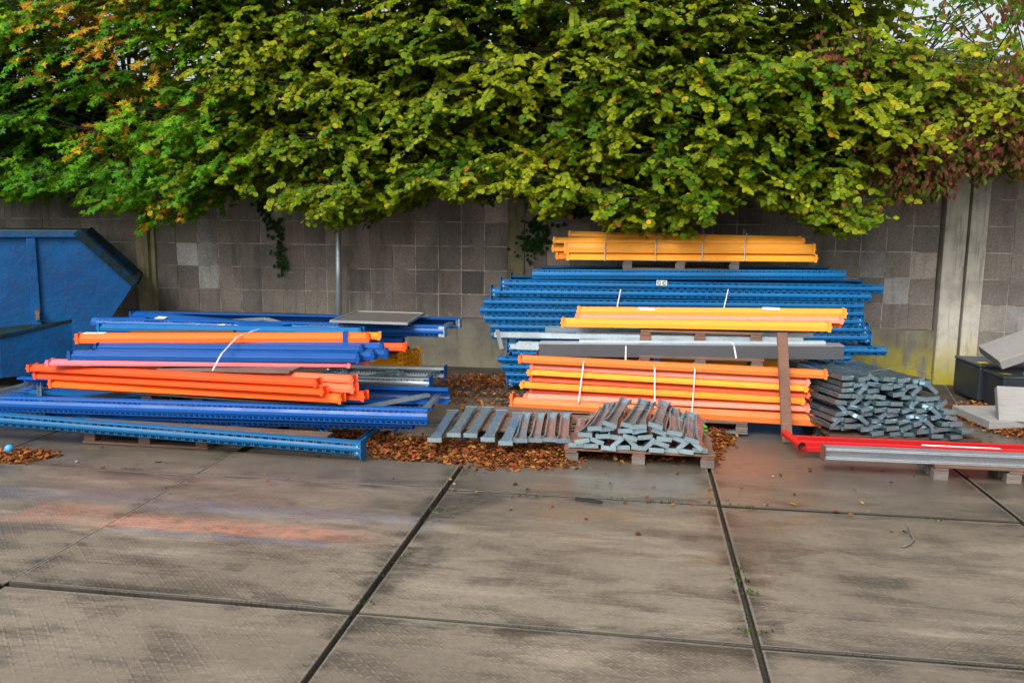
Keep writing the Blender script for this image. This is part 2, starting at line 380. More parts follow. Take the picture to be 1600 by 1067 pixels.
MB().box(-9.6, xs[0]-.004, -.03, .18, -.2, .640).build('plinth', M['plinth'], wall)
MB().box(xs[1]+.004, xs[2]-.004, -.03, .18, -.2, .640).build('plinth', M['plinth'], wall)
MB().box(xs[3]+.004, xs[4]-.004, -.03, .18, -.2, .640).build('plinth', M['plinth'], wall)
MB().box(xs[0], xs[1]-.07, -.10, .2, -.2, 2.7).box(xs[1]-.068, xs[1], -.04, .19, -.2, 2.7).build('post', M['post_mossy'], wall, False, .008)
MB().box(xs[2], xs[3], -.035, .2, -.2, 2.7).build('post', M['post_dark'], wall, False, .008)
MB().box(xs[4], xs[5], -.10, .2, -.2, 2.75).build('post', M['post'], wall, False, .008)
MB().box(xs[6], xs[7], -.09, .2, -.2, 2.75).build('post', M['post'], wall, False, .008)
MB().box(-9.6, 9.2, -.03, .22, 2.64, 2.70).build('coping', M['post_dark'], wall)

p0 = P(530, 480, 7.15)
pole = MB().tube([(p0.x-.02, 7.15, -.04), (p0.x+.02, 7.15, 2.5)], .042, 14).mesh('metal_pole', M['galv_bright'], True)
tag(put('metal_pole', pole), 'upright galvanised steel pole in front of the wall', 'pole')

# ------------------------------------------------------------------ builders of the stacked steel
def beam_profile(h, d):
    a = h/2
    return [(0,-a), (d,-a), (d,a), (d*.42,a), (.0,a-.45*h)][::-1]
def beam(label, mat, L_, R_, y=None, z=None, h=.075, d=.10, plate=.006, plate_up=None, group=None, hooks=(1,1), off=None, cat='steel beam'):
    if y is not None:
        y = y if isinstance(y, tuple) else (y, y); A, B = P(*L_, y[0]), P(*R_, y[1])
    else: A, B = G(*L_, z), G(*R_, z)
    if off: A = A+Vector(off); B = B+Vector(off)
    mt = axes(A, B); Lg = (B-A).length
    t = thing('rack_beam', label, cat, mt, group)
    b = MB(); b.prism(beam_profile(h, d), 0, Lg); b.build('beam_body', M[mat], t, False, .004)
    zu, zd = plate_up if plate_up else (h/2+plate, h/2+plate)
    for side, on in ((0, hooks[0]), (1, hooks[1])):
        if not on: continue
        s = -1 if side == 0 else 1; x = 0 if side == 0 else Lg
        c = MB(); e = sorted((x, x+s*.006)); c.box(e[0], e[1], -.006, d+.012, -zd, zu)
        e = sorted((x+s*.006, x+s*.028)); c.box(e[0], e[1], -.006, -.001, -zd, zu)
        e2 = sorted((x+s*.028, x+s*.038)); n = max(1, int((zu+zd)/.07))
        for k in range(n):
            zc = -zd+(k+.5)*(zu+zd)/n; c.box(e2[0], e2[1], -.006, -.001, zc-.009, zc+.009)
        e = sorted((x+s*.006, x+s*.03)); c.box(e[0], e[1], d+.006, d+.011, -zd, zu)
        c.build('end_connector', M[mat], t)
    return t, mt, Lg, A, B

def upright_mesh(name, mat, L, h, d=.085, pitch=.075, slot=.042, slant=0., y0=0., flip=1):
    b = MB(); q_ = min(.075, (.0075 if slant else .0102)/h); zs = [-.5,-.42,-.32-q_,-.32+q_,-.09,.09,.32-q_,.32+q_,.42,.5]; ys = [.014,0,0,0,-.013,-.013,0,0,0,.014]
    n = max(2, int(L/pitch)); pw = L/n
    Y = lambda q: y0+flip*q
    for r_ in range(9):
        z0, z1 = zs[r_]*h, zs[r_+1]*h; a0, a1 = ys[r_], ys[r_+1]
        if r_ in (2, 6):
            sg = slant*(1 if r_ == 6 else -1)
            for i in range(n):
                xa, xb = i*pw+.16*pw, i*pw+.16*pw+slot; xc = xb+(pw-slot)*.34; xd = xc+.010
                for (p_, q_), (s0, s1) in (((i*pw, xa), (0, 1)), ((xb, xc), (1, 0)), ((xd, (i+1)*pw), (0, 0))):
                    b.add([(p_+(sg if s1 and p_ != i*pw else 0)*0, Y(a0), z0), (q_, Y(a0), z0), (q_+(sg if s1 else 0), Y(a1), z1), (p_+(sg if s0 else 0), Y(a1), z1)], [(0,1,2,3)])
        else: b.add([(0, Y(a0), z0), (L, Y(a0), z0), (L, Y(a1), z1), (0, Y(a1), z1)], [(0,1,2,3)])
    th = .004
    for s in (1, -1):
        zz = s*h/2; zi = zz-s*th
        b.add([(0,Y(.014),zz),(L,Y(.014),zz),(L,Y(d),zz),(0,Y(d),zz)], [(0,1,2,3)])
        b.add([(0,Y(.016),zi),(L,Y(.016),zi),(L,Y(d),zi),(0,Y(d),zi)], [(0,3,2,1)])
        b.add([(0,Y(d),zz),(L,Y(d),zz),(L,Y(d),zz-s*.022),(0,Y(d),zz-s*.022)], [(0,1,2,3)])
    return b.mesh(name, mat)
def rack_frame(label, mat, L_, R_, y, h=.1, D=.9, brace='galv', feet='', footmat=None, slant=0., pitch=.075, slot=.042, group=None, zig=None, up=.05, z=None):
    y = y if isinstance(y, tuple) else (y, y)
    A, B = (P(*L_, y[0]), P(*R_, y[1])) if z is None else (G(*L_, z), G(*R_, z))
    mt = axes(A, B); L = (B-A).length; t = thing('rack_frame', label, 'rack frame', mt, group)
    me = upright_mesh('upright', M[mat], L, h, .085, pitch, slot, slant); put('upright', me, t)
    me = upright_mesh('upright', M[mat], L, h, .085, pitch, slot, slant, D, -1); put('upright', me, t)
    def br(x0, y0, x1, y1):
        a = Vector((x0, y0, 0)); c = Vector((x1, y1, 0)); m = axes(a, c); l = (c-a).length; b = MB()
        b.box(0, l, -.018, .018, -.020, -.017, m); b.box(0, l, -.018, -.015, -.020, .018, m); b.box(0, l, .015, .018, -.020, .018, m)
        b.build('brace', M[brace], t)
    e = .03
    br(.10, e, .10, D-e); br(L-.10, e, L-.10, D-e)
    nz = zig or max(2, int(L/.75)); st = (L-.4)/nz
    for i in range(nz):
        x0, x1 = .2+i*st, .2+(i+1)*st
        br(x0, e if i % 2 else D-e, x1, D-e if i % 2 else e)
    fm = M[footmat or mat]
    for s, xx in (('L', 0), ('R', L)):
        if s not in feet: continue
        sg = -1 if s == 'L' else 1
        for yy in (0, D):
            f = MB(); e0, e1 = sorted((xx, xx+sg*.008)); ya, yb = (-.03, .115) if yy == 0 else (D-.115, D+.03)
            f.box(e0, e1, ya, yb, -h/2-up, h/2+up)
            e0, e1 = sorted((xx, xx-sg*.06)); yf = -.004 if yy == 0 else D+.001
            f.box(e0, e1, yf, yf+.0035, -h/2+.004, h/2-.004)
            pl = f.build('foot_plate', fm, t)
            if yy == 0:
                for zz in (-h*.25, h*.25):
                    MB().tube([(xx-sg*.03, -.012, zz), (xx-sg*.03, -.003, zz)], .009, 6).build('bolt', M['galv_bright'], pl)
    return t, mt, L

def pallet(label, cx_, yfront, z0, Lx=1.2, Dy=.8, h=.14, mats=('wood', 'wood_grey'), rz=0., group='wooden pallets', nb=7, bottom=True, name='wooden_pallet'):
    t = thing(name, label, 'pallet', at(cx_, yfront, z0, rz), group)
    tb = .022; d = MB(); n = nb; w_ = Dy/(n+(n-1)*.38); gap = (Dy-n*w_)/(n-1)
    for i in range(n):
        y0 = i*(w_+gap); j = rnd.uniform(-.012, .012)
        d.box(-Lx/2+j, Lx/2+j, y0, y0+w_, h-tb+rnd.uniform(-.001, .001), h)
    d.build('deck', M[mats[0]], t, False, .003)
    for xx in (-Lx/2+.06, 0, Lx/2-.06): MB().box(xx-.05, xx+.05, .004, Dy-.004, h-2*tb+.001, h-tb-.0015).build('bearer', M[mats[0]], t)
    for xx in (-Lx/2+.06, 0, Lx/2-.06):
        for yy in (.055, Dy/2, Dy-.055):
            j = rnd.uniform(-.01, .01)
            MB().box(xx-.055+j, xx+.055+j, yy-.045, yy+.045, tb if bottom else 0, h-2*tb).build('block', M[mats[1]], t, False, .004)
    if bottom:
        for yy in (.055, Dy/2, Dy-.055):
            MB().box(-Lx/2, Lx/2, yy-.05, yy+.05, 0, tb-.001).build('bottom_board', M[mats[1]], t, False, .003)
    return t
def plank(label, mat, A, B, w_, th, cat='wooden board', name='wooden_board', roll=0.):
    m = axes(A, B)@Euler((roll, 0, 0)).to_matrix().to_4x4(); L = (B-A).length
    o = MB().box(0, L, 0, w_, 0, th).build(name, M[mat], None, False, .004); o.matrix_world = m
    return tag(o, label, cat)
def strap(label, pts, r_=.006, mat='strap', closed=True):
    pts = [Vector(p) for p in pts]
    o = MB().tube(pts+([pts[0]] if closed else []), r_, 5, False).build('strap', M[mat]); return tag(o, label, 'strap')

# ------------------------------------------------------------------ LEFT STACK
q = G(225, 700, 0)
pallet('lowest pallet under the left stack, its end blocks showing on the paving', -2.88, 2.68, 0, 1.2, .8, .145, ('wood', 'wood_red'))
rack_frame('bright teal blue rack frame lowest at the front of the left stack', 'teal', (-70,651.5), (564,702.5), (2.58,2.52), .108, .98, 'teal', 'R', slot=.046, pitch=.078, up=.03)
plank('long thin brown board between the two lowest blue frames of left stack', 'wood', P(90,659,2.74), P(512,684,2.68), .12, .02)
rack_frame('royal blue rack frame just under the frame with grey braces, front of left stack', 'royal', (-80,647), (645,665), (2.86,2.98), .08, .85, 'galv', slant=.01, pitch=.05, slot=.026)
rack_frame('royal blue rack frame with grey zigzag braces carrying the orange beams', 'royal', (-80,629.5), (668,653), (2.78,2.93), .145, .98, 'galv_bright', slant=.014, pitch=.05, slot=.023, zig=6)
a = P(310, 618, 3.1)
pallet('pallet lying on the braced royal blue frame beneath the orange beams', a.x, 3.08, .27, 1.15, .6, .115, ('wood_grey', 'wood_grey'))
plank('long mossy grey board under the lowest orange beam', 'wood_grey', P(88,607,3.02), P(470,634,2.98), .14, .018)
TL = 'left stack'
GO = 'orange beams of the left stack'
beam('lowest bright orange beam at the front of the left stack', 'orange', (80,600), (528,624), z=.452, h=.066, group=GO)
beam('middle of the three front orange beams in the left stack', 'deep_orange', (56,586.5), (500,612), z=.527, h=.060, group=GO)
beam('uppermost of the three front orange beams, just under the brown board', 'deep_orange', (46,575.5), (490,599), z=.597, h=.056, group=GO)
beam('orange beam behind the lowest front orange beam, hooked end sticking out right', 'deep_orange', (95,600), (528,624), z=.452, h=.072, off=(.16,.14,0), group=GO)
beam('red orange beam behind the middle front orange beam, white smear near its end', 'salmon', (56,586.5), (500,612), z=.527, h=.068, off=(.22,.15,0), group=GO)
beam('rose red beam behind the uppermost front orange beam, below the brown board', 'salmon', (60,575.5), (500,599), z=.597, h=.056, off=(.20,.19,0), group=GO)
plank('reddish brown board sticking out between orange beams and pink beam', 'wood_red', P(245,580,3.05), P(452,584,3.02), .40, .022)
GB = 'blue beams of the left stack'
def lrow(px): return None
beam('long pink beam under the blue beams of the left stack', 'rose', (76,567.5), (542,570), z=.672, h=.048, group='pink beams of the left stack')
beam('rose pink beam behind the long pink beam, short end showing right', 'rose', (95,567.5), (545,570), z=.665, h=.05, off=(.10,.16,0), group='pink beams of the left stack')
beam('lowest front blue beam resting on the long pink beam', 'royal', (110,556), (556,560), z=.735, h=.082, group=GB)
beam('blue beam directly behind the lowest front blue beam', 'royal', (120,556), (562,560), z=.735, h=.08, off=(.06,.14,0), group=GB)
beam('third blue beam back in the lower blue row of left stack', 'royal', (128,556), (566,560), z=.735, h=.08, off=(.12,.28,0), group=GB)
beam('blue beam with a white sticker strip under the topmost orange beam', 'royal', (140,545), (556,549), z=.79, h=.07, off=(0,.10,0), group=GB)
beam('blue beam rearmost in the upper blue row of left stack', 'royal', (140,545), (556,549), z=.79, h=.07, off=(.14,.26,0), group=GB)
beam('orange red beam ending behind the blue connectors of left stack', 'deep_orange', (140,545), (560,549), z=.79, h=.065, off=(.30,.42,-.02), group=GO)
_, mt, Lg, A, B = beam('topmost orange beam lying alone on the blue beams of left stack', 'orange', (122,529.5), (572,528.5), z=.862, h=.085, group=GO)
beam('yellow beam end peeping out behind the topmost orange beam', 'yellow', (130,529.5), (575,528.5), z=.862, h=.06, off=(.05,.13,.0))
lb = MB().box(.02, .22, .0, .09, 0, .003).build('paper_label', M['white']); lb.matrix_world = mt@Matrix.Translation((0, .035, .0435)); tag(lb, 'crumpled white paper label on the left end of the topmost orange beam', 'paper label')
# blue clip hanging over the topmost orange beam
cl = MB().box(-.022, .022, -.012, -.006, -.06, .05).box(-.022, .022, -.012, .12, .0505, .056).build('steel_clip', M['royal']); cl.matrix_world = mt@Matrix.Translation((Lg-.20, 0, 0)); tag(cl, 'blue steel clip hooked over the right end of the topmost orange beam', 'steel clip')
st = [(396,517,.93), (370,527,.92), (346,553,.80), (332,579,.60)]
ys = [3.75, 3.42, 2.98, 2.9]
strap('white strap slanting down across orange, blue and pink beams of left stack', [P(405,515,3.9)]+[P(a, b, y_) for (a, b, _), y_ in zip(st, ys)], .007, closed=False)

# blue frames behind the left stack
rack_frame('blue rack frame topmost behind left stack, with a grey end plate', 'royal', (150,505.5), (694,518.5), 4.6, .12, .82, 'galv_bright', 'R', 'galv_bright', slant=.012, pitch=.05, slot=.027, up=-.004, zig=5)
rack_frame('blue rack frame second from top behind left stack, short end under the overhang', 'royal', (170,520), (630,532), 4.66, .10, .8, 'royal', slant=.012, pitch=.05, slot=.027)
rack_frame('blue rack frame lowest of the three behind left stack', 'royal', (190,536), (600,547), 4.7, .10, .8, 'royal', slant=.012, pitch=.05, slot=.027)
beam('blue beam with white paper labels lying aslant on the rear blue frame', 'royal', (205,492), (440,514), (5.15,4.35), h=.07, d=.12, group=GB)
beam('smooth blue beam in front of the rear blue frame', 'mid_blue', (155,512), (560,519), 4.25, h=.075, group=GB)
beam('short dull blue beam end next to the blue container', 'royal', (141,503), (225,503), 4.95, h=.09, group=GB, hooks=(0,0))
plank('dark red brown batten behind the topmost orange beam', 'wood_dark', P(203,521,4.0), P(365,521,4.0), .06, .03)
pallet('pallet hidden low behind the left stack carrying blue frames', -3.4, 4.7, .0, 1.2, .8, .14)
for i, (l_, y_) in enumerate((((250,499),4.92), ((346,508),4.62), ((372,511),4.55))):
    a = P(l_[0], l_[1], y_)
    o = MB().box(-.07, .07, -.05, .05, 0, .003).build('paper_label', M['white']); o.matrix_world = at(a.x, a.y, a.z+.012, -.35, .25)
    tag(o, ['white paper label farthest back on the slanting blue beam', 'white square label left of its twin on the slanting blue beam', 'greyish label right of the white square on the slanting blue beam'][i], 'paper label')
strap('short white strap over the smooth blue beam at the back left', [P(311,506,4.55), P(295,512,4.3), P(288,518,4.23)], .006, closed=False)
# panel
pc = [G(515,503,.93), G(637,507,.93), G(664,491,.93), G(558,488,.93)]
pn = thing('metal_tray', 'grey framed metal tray lying on the rear blue frame', 'metal tray', Matrix.Identity(4))
c0 = sum(pc, Vector())/4
b = MB(); vs = [c0+(p-c0)*.97 for p in pc]; b.add([v+Vector((0,0,h_)) for h_ in (.0,.012) for v in vs], [(3,2,1,0),(4,5,6,7),(0,1,5,4),(1,2,6,5),(2,3,7,6),(3,0,4,7)]); b.build('sheet', M['tray'], pn)
for i in range(4):
    a, c = pc[i], pc[(i+1) % 4]; MB().box(0, (c-a).length, 0, .022, -.006, .02, axes(a, c)).build('rim', M['mill'], pn)
# yellow beams
GY = 'yellow beams behind the left stack'
yl = ['nearest yellow beam behind galvanised frame, perforated end plate furthest left', 'second yellow beam behind galvanised frame, second plate from the left', 'third yellow beam behind galvanised frame, middle left of the end plates', 'fourth yellow beam behind galvanised frame, middle right of the end plates', 'fifth yellow beam behind galvanised frame, last plate but one', 'farthest yellow beam behind galvanised frame, end plate nearest the wall']
for i in range(6):
    pr = P(622+i*5.8, 568-i*1.6, 5.05+i*.13); A = pr+Vector((-1.9+i*.02, 0, 0))
    mt = axes(A, pr); t = thing('rack_beam', yl[i], 'steel beam', mt, GY); L = (pr-A).length
    MB().prism(beam_profile(.11, .09), 0, L).build('beam_body', M['deep_yellow'], t)
    c = MB()
    for r_ in range(5):                             # perforated plate: rungs between two rails
        c.box(L+.012, L+.052, -.013, -.008, -.12+r_*.058, -.12+r_*.058+.03)
    c.box(L, L+.012, -.013, -.008, -.125, .125).box(L+.052, L+.064, -.013, -.008, -.125, .125).box(L, L+.005, -.008, .1, -.125, .125)
    c.build('end_connector', M['deep_yellow'], t)
pallet('small yellow stained pallet under the yellow beams', P(600,592,5.1).x-.25, 4.98, 0, 1.2, .85, .14, ('wood', 'wood_dark'))
plank('dark brown squared timber lying across the yellow beams', 'wood_dark', P(606,556,4.95), P(640,548,5.75), .06, .06, 'timber', 'timber')
rack_frame('galvanised rack frame with zigzag braces and blue feet beside yellow beams', 'galv_bright', (470,594), (671,600), 4.08, .10, .72, 'galv', 'R', 'royal', zig=3, pitch=.06, slot=.016, up=.025)

# ------------------------------------------------------------------ RIGHT STACK of blue frames
rows = [((832,429),(1322,430.5),.115,''), ((783,443.5),(1380,452),.098,'L'), ((768,456.5),(1361,464),.105,'L'), ((756,472.5),(1350,479),.105,''), ((750,485),(1349,491),.1,''),
        ((757,498),(1348,503.5),.1,'R'), ((766,511),(1356,516),.1,'R'), ((768,524),(1360,528.5),.1,'R'), ((793,541),(1386,549),.1,'L'), ((800,552),(1330,560),.075,''),
        ((778,562),(1312,571),.085,''), ((784,573.5),(1302,583.5),.085,''), ((790,585.5),(1295,596.5),.085,''), ((793,597),(1290,609),.085,'L')]
ordn = ['topmost', 'second from top', 'third from top', 'fourth from top', 'fifth from top', 'sixth from top', 'seventh from top', 'eighth from top', 'ninth from top', 'tenth from top', 'eleventh from top', 'third from bottom', 'second from bottom', 'lowest']
ext = {1: ', ending far right', 2: ', foot plate at its left end', 0: ', right under the yellow bundle', 4: ', ending furthest left', 8: ', right end above the bracket heap'}
for i, (l_, r_, h_, ft) in enumerate(rows):
    t, mt, L = rack_frame('blue rack frame, '+ordn[i]+' of the tall stack'+ext.get(i, ''), 'mid_blue', l_, r_, 5.9, h_, .9-.02*(i % 3), 'mid_blue', ft, group='blue rack frames of the tall stack', pitch=.08 if i else .06, slot=.045 if i else .02, up=.03, zig=4)
    if i == 1:
        s_ = P(1034,442,5.89); lt = MB().box(-.06, .06, -.003, 0, -.029, .029).build('label_plate', M['white'], t); lt.matrix_world = at(s_.x, 5.885, s_.z)
        for dx in (-.03, .03):
            rg = MB(); o = []
            for k in range(17):
                an = R(20+k*20); o.append((dx+.018*math.cos(an), -.005, .018*math.sin(an)))
            rg.tube(o, .0045, 5); m_ = rg.build('mark', M['black'], lt)
for i, (a, b, la) in enumerate((((970,452),(957,515),'white strap slanting down the tall blue stack left of middle'), ((1138,452),(1131,482),'short white strap on the tall blue stack right of middle'))):
    strap(la, [P(a[0], a[1], 5.885), P(b[0], b[1], 5.87)], .008, closed=False)

# top yellow bundle
a = P(1064, 415, 6.0)
pallet('pallet on top of the tall blue stack carrying the yellow bundle', a.x, 6.0, P(1064,423,6.0).z, 1.34, .75, .125, ('wood_grey', 'wood_grey'), nb=6)
GT = 'yellow beams of the top bundle'
beam('yellow beam lowest at the front of the top bundle', 'yellow_lifted', (889,401), (1273,404), 6.0, h=.078, group=GT)
beam('broad faced yellow beam in the middle of the top bundle', 'yellow_lifted', (885,387.5), (1270,389.5), 6.0, h=.112, d=.06, group=GT)
beam('yellow beam above the broad one, left end sticking out furthest', 'yellow_lifted', (868,375.5), (1253,377.5), 6.08, h=.066, group=GT)
beam('yellow beam lying aslant as the very top of the bundle', 'yellow_lifted', (892,365.5), (1248,374.5), (6.22,6.2), h=.066, group=GT)
beam('yellow beam behind the lowest one of the top bundle', 'yellow', (872,400), (1262,403), 6.14, h=.075, group=GT)
beam('yellow beam behind the broad one in the top bundle', 'yellow_lifted', (866,388), (1268,389), 6.14, h=.075, group=GT)
beam('rear lower yellow beam of the top bundle', 'yellow', (876,399), (1266,402), 6.28, h=.075, group=GT)
beam('rear upper yellow beam of the top bundle', 'yellow_lifted', (870,388), (1262,390), 6.28, h=.075, group=GT)
for i, px in enumerate((945, 1024, 1097, 1163)):
    f0 = P(px, 408, 5.99); x = f0.x; zb = f0.z; zt = P(px, 371, 6.1).z+.02
    strap(['leftmost', 'second', 'third', 'rightmost'][i]+' grey strap around the yellow top bundle', [(x, 5.985, zb), (x, 5.985, zb+.20), (x+.02, 6.06, zt+.02), (x+.02, 6.34, zt+.07), (x+.02, 6.42, zb+.1), (x, 6.42, zb-.005)], .007, 'galv_bright')

# middle bundle and pallets
a = P(1094, 520, 4.6)
pallet('reddish brown pallet under the yellow and pink beams of the middle bundle', a.x, 4.58, .785, 1.2, .7, .125, ('wood_red', 'wood_red'), bottom=False)
GM = 'beams of the middle bundle'
beam('upper yellow beam of the middle bundle with faint stickers', 'yellow', (906,486.5), (1318,490), 4.82, h=.085, d=.08, group=GM)
beam('pink beam between the two yellow ones of the middle bundle', 'pink', (903,496.5), (1313,501), 4.72, h=.06, group=GM)
beam('lower front yellow beam of the middle bundle', 'yellow', (881,504.5), (1294,511.5), 4.6, h=.082, group=GM)
beam('hidden salmon beam behind the lower front yellow beam of middle bundle', 'salmon', (903,502), (1310,507), 4.78, h=.06, group=GM)
for i, px in enumerate((1010, 1205)):
    a = P(px, 484.5, 4.84); o = MB().box(-.085, .085, 0, .032, 0, .002).build('paper_label', M['white']); o.matrix_world = at(a.x, a.y-.008, a.z+.002, 0, .75)
    tag(o, ['faint sticker nearer the left end of upper yellow beam', 'faint sticker nearer the right end of upper yellow beam'][i], 'paper label')
a = P(1094, 563, 4.4)
pallet('brown pallet under the dark grey bar', a.x, 4.38, .565, 1.2, .7, .115, ('wood', 'wood_grey'), bottom=False)
db = thing('wrapped_bar', 'long dark grey wrapped bar lying under the galvanised profiles', 'bar', axes(P(842,547.5,4.42), P(1319,552,4.42)))
Lb = (P(1319,552,4.42)-P(842,547.5,4.42)).length
MB().box(0, Lb, 0, .22, -.065, .065).build('bar_body', M['dark_bar'], db, False, .006)
MB().box(-.004, Lb+.004, -.003, .222, .0655, .071).build('top_strip', M['mill'], db)
for i, (px, q) in enumerate(((978, 0), (1147, 1))):
    a = P(px, 541, 4.41); strap(['white strap around the dark bar, left of the pallets middle', 'white strap around the dark bar, near the leaning timber'][i], [(a.x, 4.41, a.z), (a.x+(.0, .03)[i], 4.41, a.z-.14), (a.x+.03, 4.66, a.z-.14), (a.x, 4.66, a.z+.02)], .008)
def profile(label, L_, R_, y, mat='galv_bright', w_=.07, h=.04, lip=True):
    y = y if isinstance(y, tuple) else (y, y); A, B = P(*L_, y[0]), P(*R_, y[1]); L = (B-A).length
    b = MB().box(0, L, 0, w_, -.0, .004).box(0, L, 0, .004, .0045, h)
    if lip: b.box(0, L, w_-.004, w_, .0045, h)
    o = b.build('steel_profile', M[mat]); o.matrix_world = axes(A, B); return tag(o, label, 'steel profile', 'galvanised profiles under the middle bundle')
profile('long bright galvanised channel sticking out furthest left under middle bundle', (772,527), (1255,536), 4.62, h=.05)
profile('narrow bright channel right behind the dark bar, ending at the right', (905,537), (1290,539), 4.55, h=.035)
profile('dull galvanised channel at the back under the middle bundle', (852,519), (1262,523), 5.05, 'galv', .12, .05)
profile('grey steel channel low behind the bright ones, ending beyond the timber', (900,527), (1271,527.5), 4.8, 'galv_bright', .1, .04)
profile('short white topped channel at the left end above the dark bar', (807,546), (841,547), 4.44, 'galv_bright', .12, .07)
profile('short pale channel tip just left of the dark bar', (797,545), (842,546), 4.62, 'galv_bright', .07, .045)
profile('rust spotted channel between the middle pallets', (940,533), (1300,541), 4.7, 'galv_rust', .06, .03)
a, b = P(777,515,4.5), P(784,545,4.46)
o = MB().box(-.025, .025, -.004, .004, 0, (a-b).length).build('steel_strip', M['galv_bright']); o.matrix_world = Matrix.Translation(b)@(a-b).to_track_quat('Z', 'Y').to_matrix().to_4x4(); tag(o, 'short steel strip standing at the left end of the bright channel', 'steel strip')

# lower orange and pink bundle
GLB = 'beams of the low front bundle'
LYL, LYR = 4.36, 4.06
def low(label, mat, yl_, yr_, xl, xr, h=.062, dy=0., **k_): return beam(label, mat, (xl, yl_), (xr, yr_), (LYL+dy, LYR+dy), h=h, d=.09, group=GLB, **k_)
low('weathered brown orange beam topmost of the low front bundle', 'brown_orange', 561.5, 586, 814, 1288, .070)
low('pink beam second from the top of the low front bundle', 'pink', 572.5, 597.5, 833, 1260, .05, .03)
low('upper yellow beam of the low front bundle', 'yellow', 582, 607.5, 828, 1257, .052, .0)
low('salmon beam between the two yellow ones of the low front bundle', 'salmon', 592.5, 617.5, 832, 1260, .046, .03)
low('lower yellow beam of the low front bundle', 'yellow', 602, 627, 817, 1252, .056, .0)
low('dark salmon beam under the lower yellow one of the low front bundle', 'salmon', 611, 633, 832, 1258, .03, .05)
low('lower pink beam of the low front bundle, above the orange bottom', 'pink', 619.5, 639, 823, 1260, .05, .0)
low('salmon beam just above the orange bottom beam, right end showing', 'salmon', 626, 647, 840, 1270, .034, .03)
low('orange bottom beam of the low front bundle with upright end plates', 'brown_orange', 630, 658, 801, 1279, .105, -.02, plate_up=(.10, .065))
beam('faded red beam lying aslant behind the brown orange top beam', 'deep_orange', (843,553.5), (1015,566.5), (4.62,4.5), h=.06, group=GLB)
low('orange beam behind the top beam of the low bundle, hooked right end', 'brown_orange', 561.5, 586, 830, 1286, .075, .16)
low('orange beam in the rear row of the low bundle, right end below the top', 'brown_orange', 583, 608, 840, 1274, .075, .16)
low('red orange beam in the rear row of the low bundle, lowest hooked end', 'brown_orange', 604, 629, 840, 1264, .075, .16)
yb = MB().box(0, 1.5, 0, .04, 0, .16).build('yellow_board', M['deep_yellow'], None, False, .004); q = P(1030,573,4.66); yb.matrix_world = at(q.x, 4.66, q.z-.05, .03); tag(yb, 'dirty yellow board lying behind the low front bundle', 'board')
pallet('pallet under the low front bundle, one grey block showing by the leaves', P(1010,670,4.15).x, 4.08, 0, 1.9, .7, .12, ('wood', 'wood_grey'))
for i, (a, b) in enumerate((((912,566),(904,628)), ((1023,574),(1023,636)), ((1086,576),(1081,650)))):
    y_ = LYL+(LYR-LYL)*(a[0]-800)/480-.022
    A, B = P(a[0], a[1], y_), P(b[0], b[1], y_)
    strap(['leftmost', 'middle', 'rightmost'][i]+' white strap around the low front bundle', [A, B, B+Vector((0,.3,0)), A+Vector((0,.3,.01))], .0075)
A, B = P(1229,690,3.86), P(1222,520,4.00)
tb = thing('timber', 'brown timber leaning upright against the low front bundle', 'timber', Matrix.Translation(G(1230,691,0))@(B-G(1230,691,0)).to_track_quat('Z', 'X').to_matrix().to_4x4())
d = B-G(1230,691,0); zq = d.normalized(); xq = Vector((1,0,.0)); xq = (xq-zq*xq.dot(zq)).normalized(); yq = zq.cross(xq); g0 = G(1230,691,0)
bpy.data.objects.remove(tb)
tm = MB().box(-.046, .046, -.02, .03, 0, d.length).build('timber', M['wood_red'], None, False, .004)
tm.matrix_world = Matrix(((xq.x,yq.x,zq.x,g0.x),(xq.y,yq.y,zq.y,g0.y),(xq.z,yq.z,zq.z,g0.z),(0,0,0,1))); tag(tm, 'brown timber leaning upright against the low front bundle', 'timber')

# ------------------------------------------------------------------ brackets
def bracket_mesh(name, mat, plate=None):
    L = 1.0; b = MB(); stn = [0,.03,.07,.12,.18,.30,.70,.82,.88,.93,.97,1.0]
    rows_ = []
    for t in stn:
        e = min(t, 1-t); w_ = .043+.018*max(0, 1-e/.16)**1.4; hh = .040; y = t*L
        rows_.append([(-w_+.013,y,-hh),(-w_,y,-hh),(-w_,y,-.005),(-w_+.005,y,0),(w_-.005,y,0),(w_,y,-.005),(w_,y,-hh),(w_-.013,y,-hh)])
    n = 8; vs = [p for r_ in rows_ for p in r_]
    fs = [(i*n+k, i*n+k+1, (i+1)*n+k+1, (i+1)*n+k) for i in range(len(rows_)-1) for k in range(n-1)]
    b.add(vs, fs)
    v2 = [(x*.94, y, z-.003 if z > -.03 else z+.003) for x, y, z in vs]; b.add(v2, [f[::-1] for f in fs])
    for y0, y1 in ((-.004, .0), (L, L+.004)): b.box(-.061, .061, y0, y1, -.036, .002)
    me = b.mesh(name, mat)
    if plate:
        me.materials.append(plate); idx = [0]*(len(me.polygons)-12)+[1]*12; me.polygons.foreach_set('material_index', idx)  # same metal toned lighter on the end plates, as if lit
    return me
BM = bracket_mesh('steel_bracket', M['galv']); BMD = bracket_mesh('steel_bracket', M['galv_shaded'], M['galv']); BMR = bracket_mesh('steel_bracket', M['galv_rust'])
def bracket(label, mtx, mesh, group):
    o = put('steel_bracket', mesh); o.matrix_world = mtx; return tag(o, label, 'steel bracket', group)
sp = pallet('pallet under the nine brackets laid side by side', P(800,680,3.4).x+.08, 3.38, 0, 1.15, .95, .12, ('wood', 'wood_dark'))
fr = [(679,684),(709,677),(735,677),(762,684),(790,689),(813,685),(836,684),(858,684),(880,685)]
bk = [(712,634),(740,630),(765,631),(787,636),(812,640),(823,642),(845,642),(864,642),(884,642)]
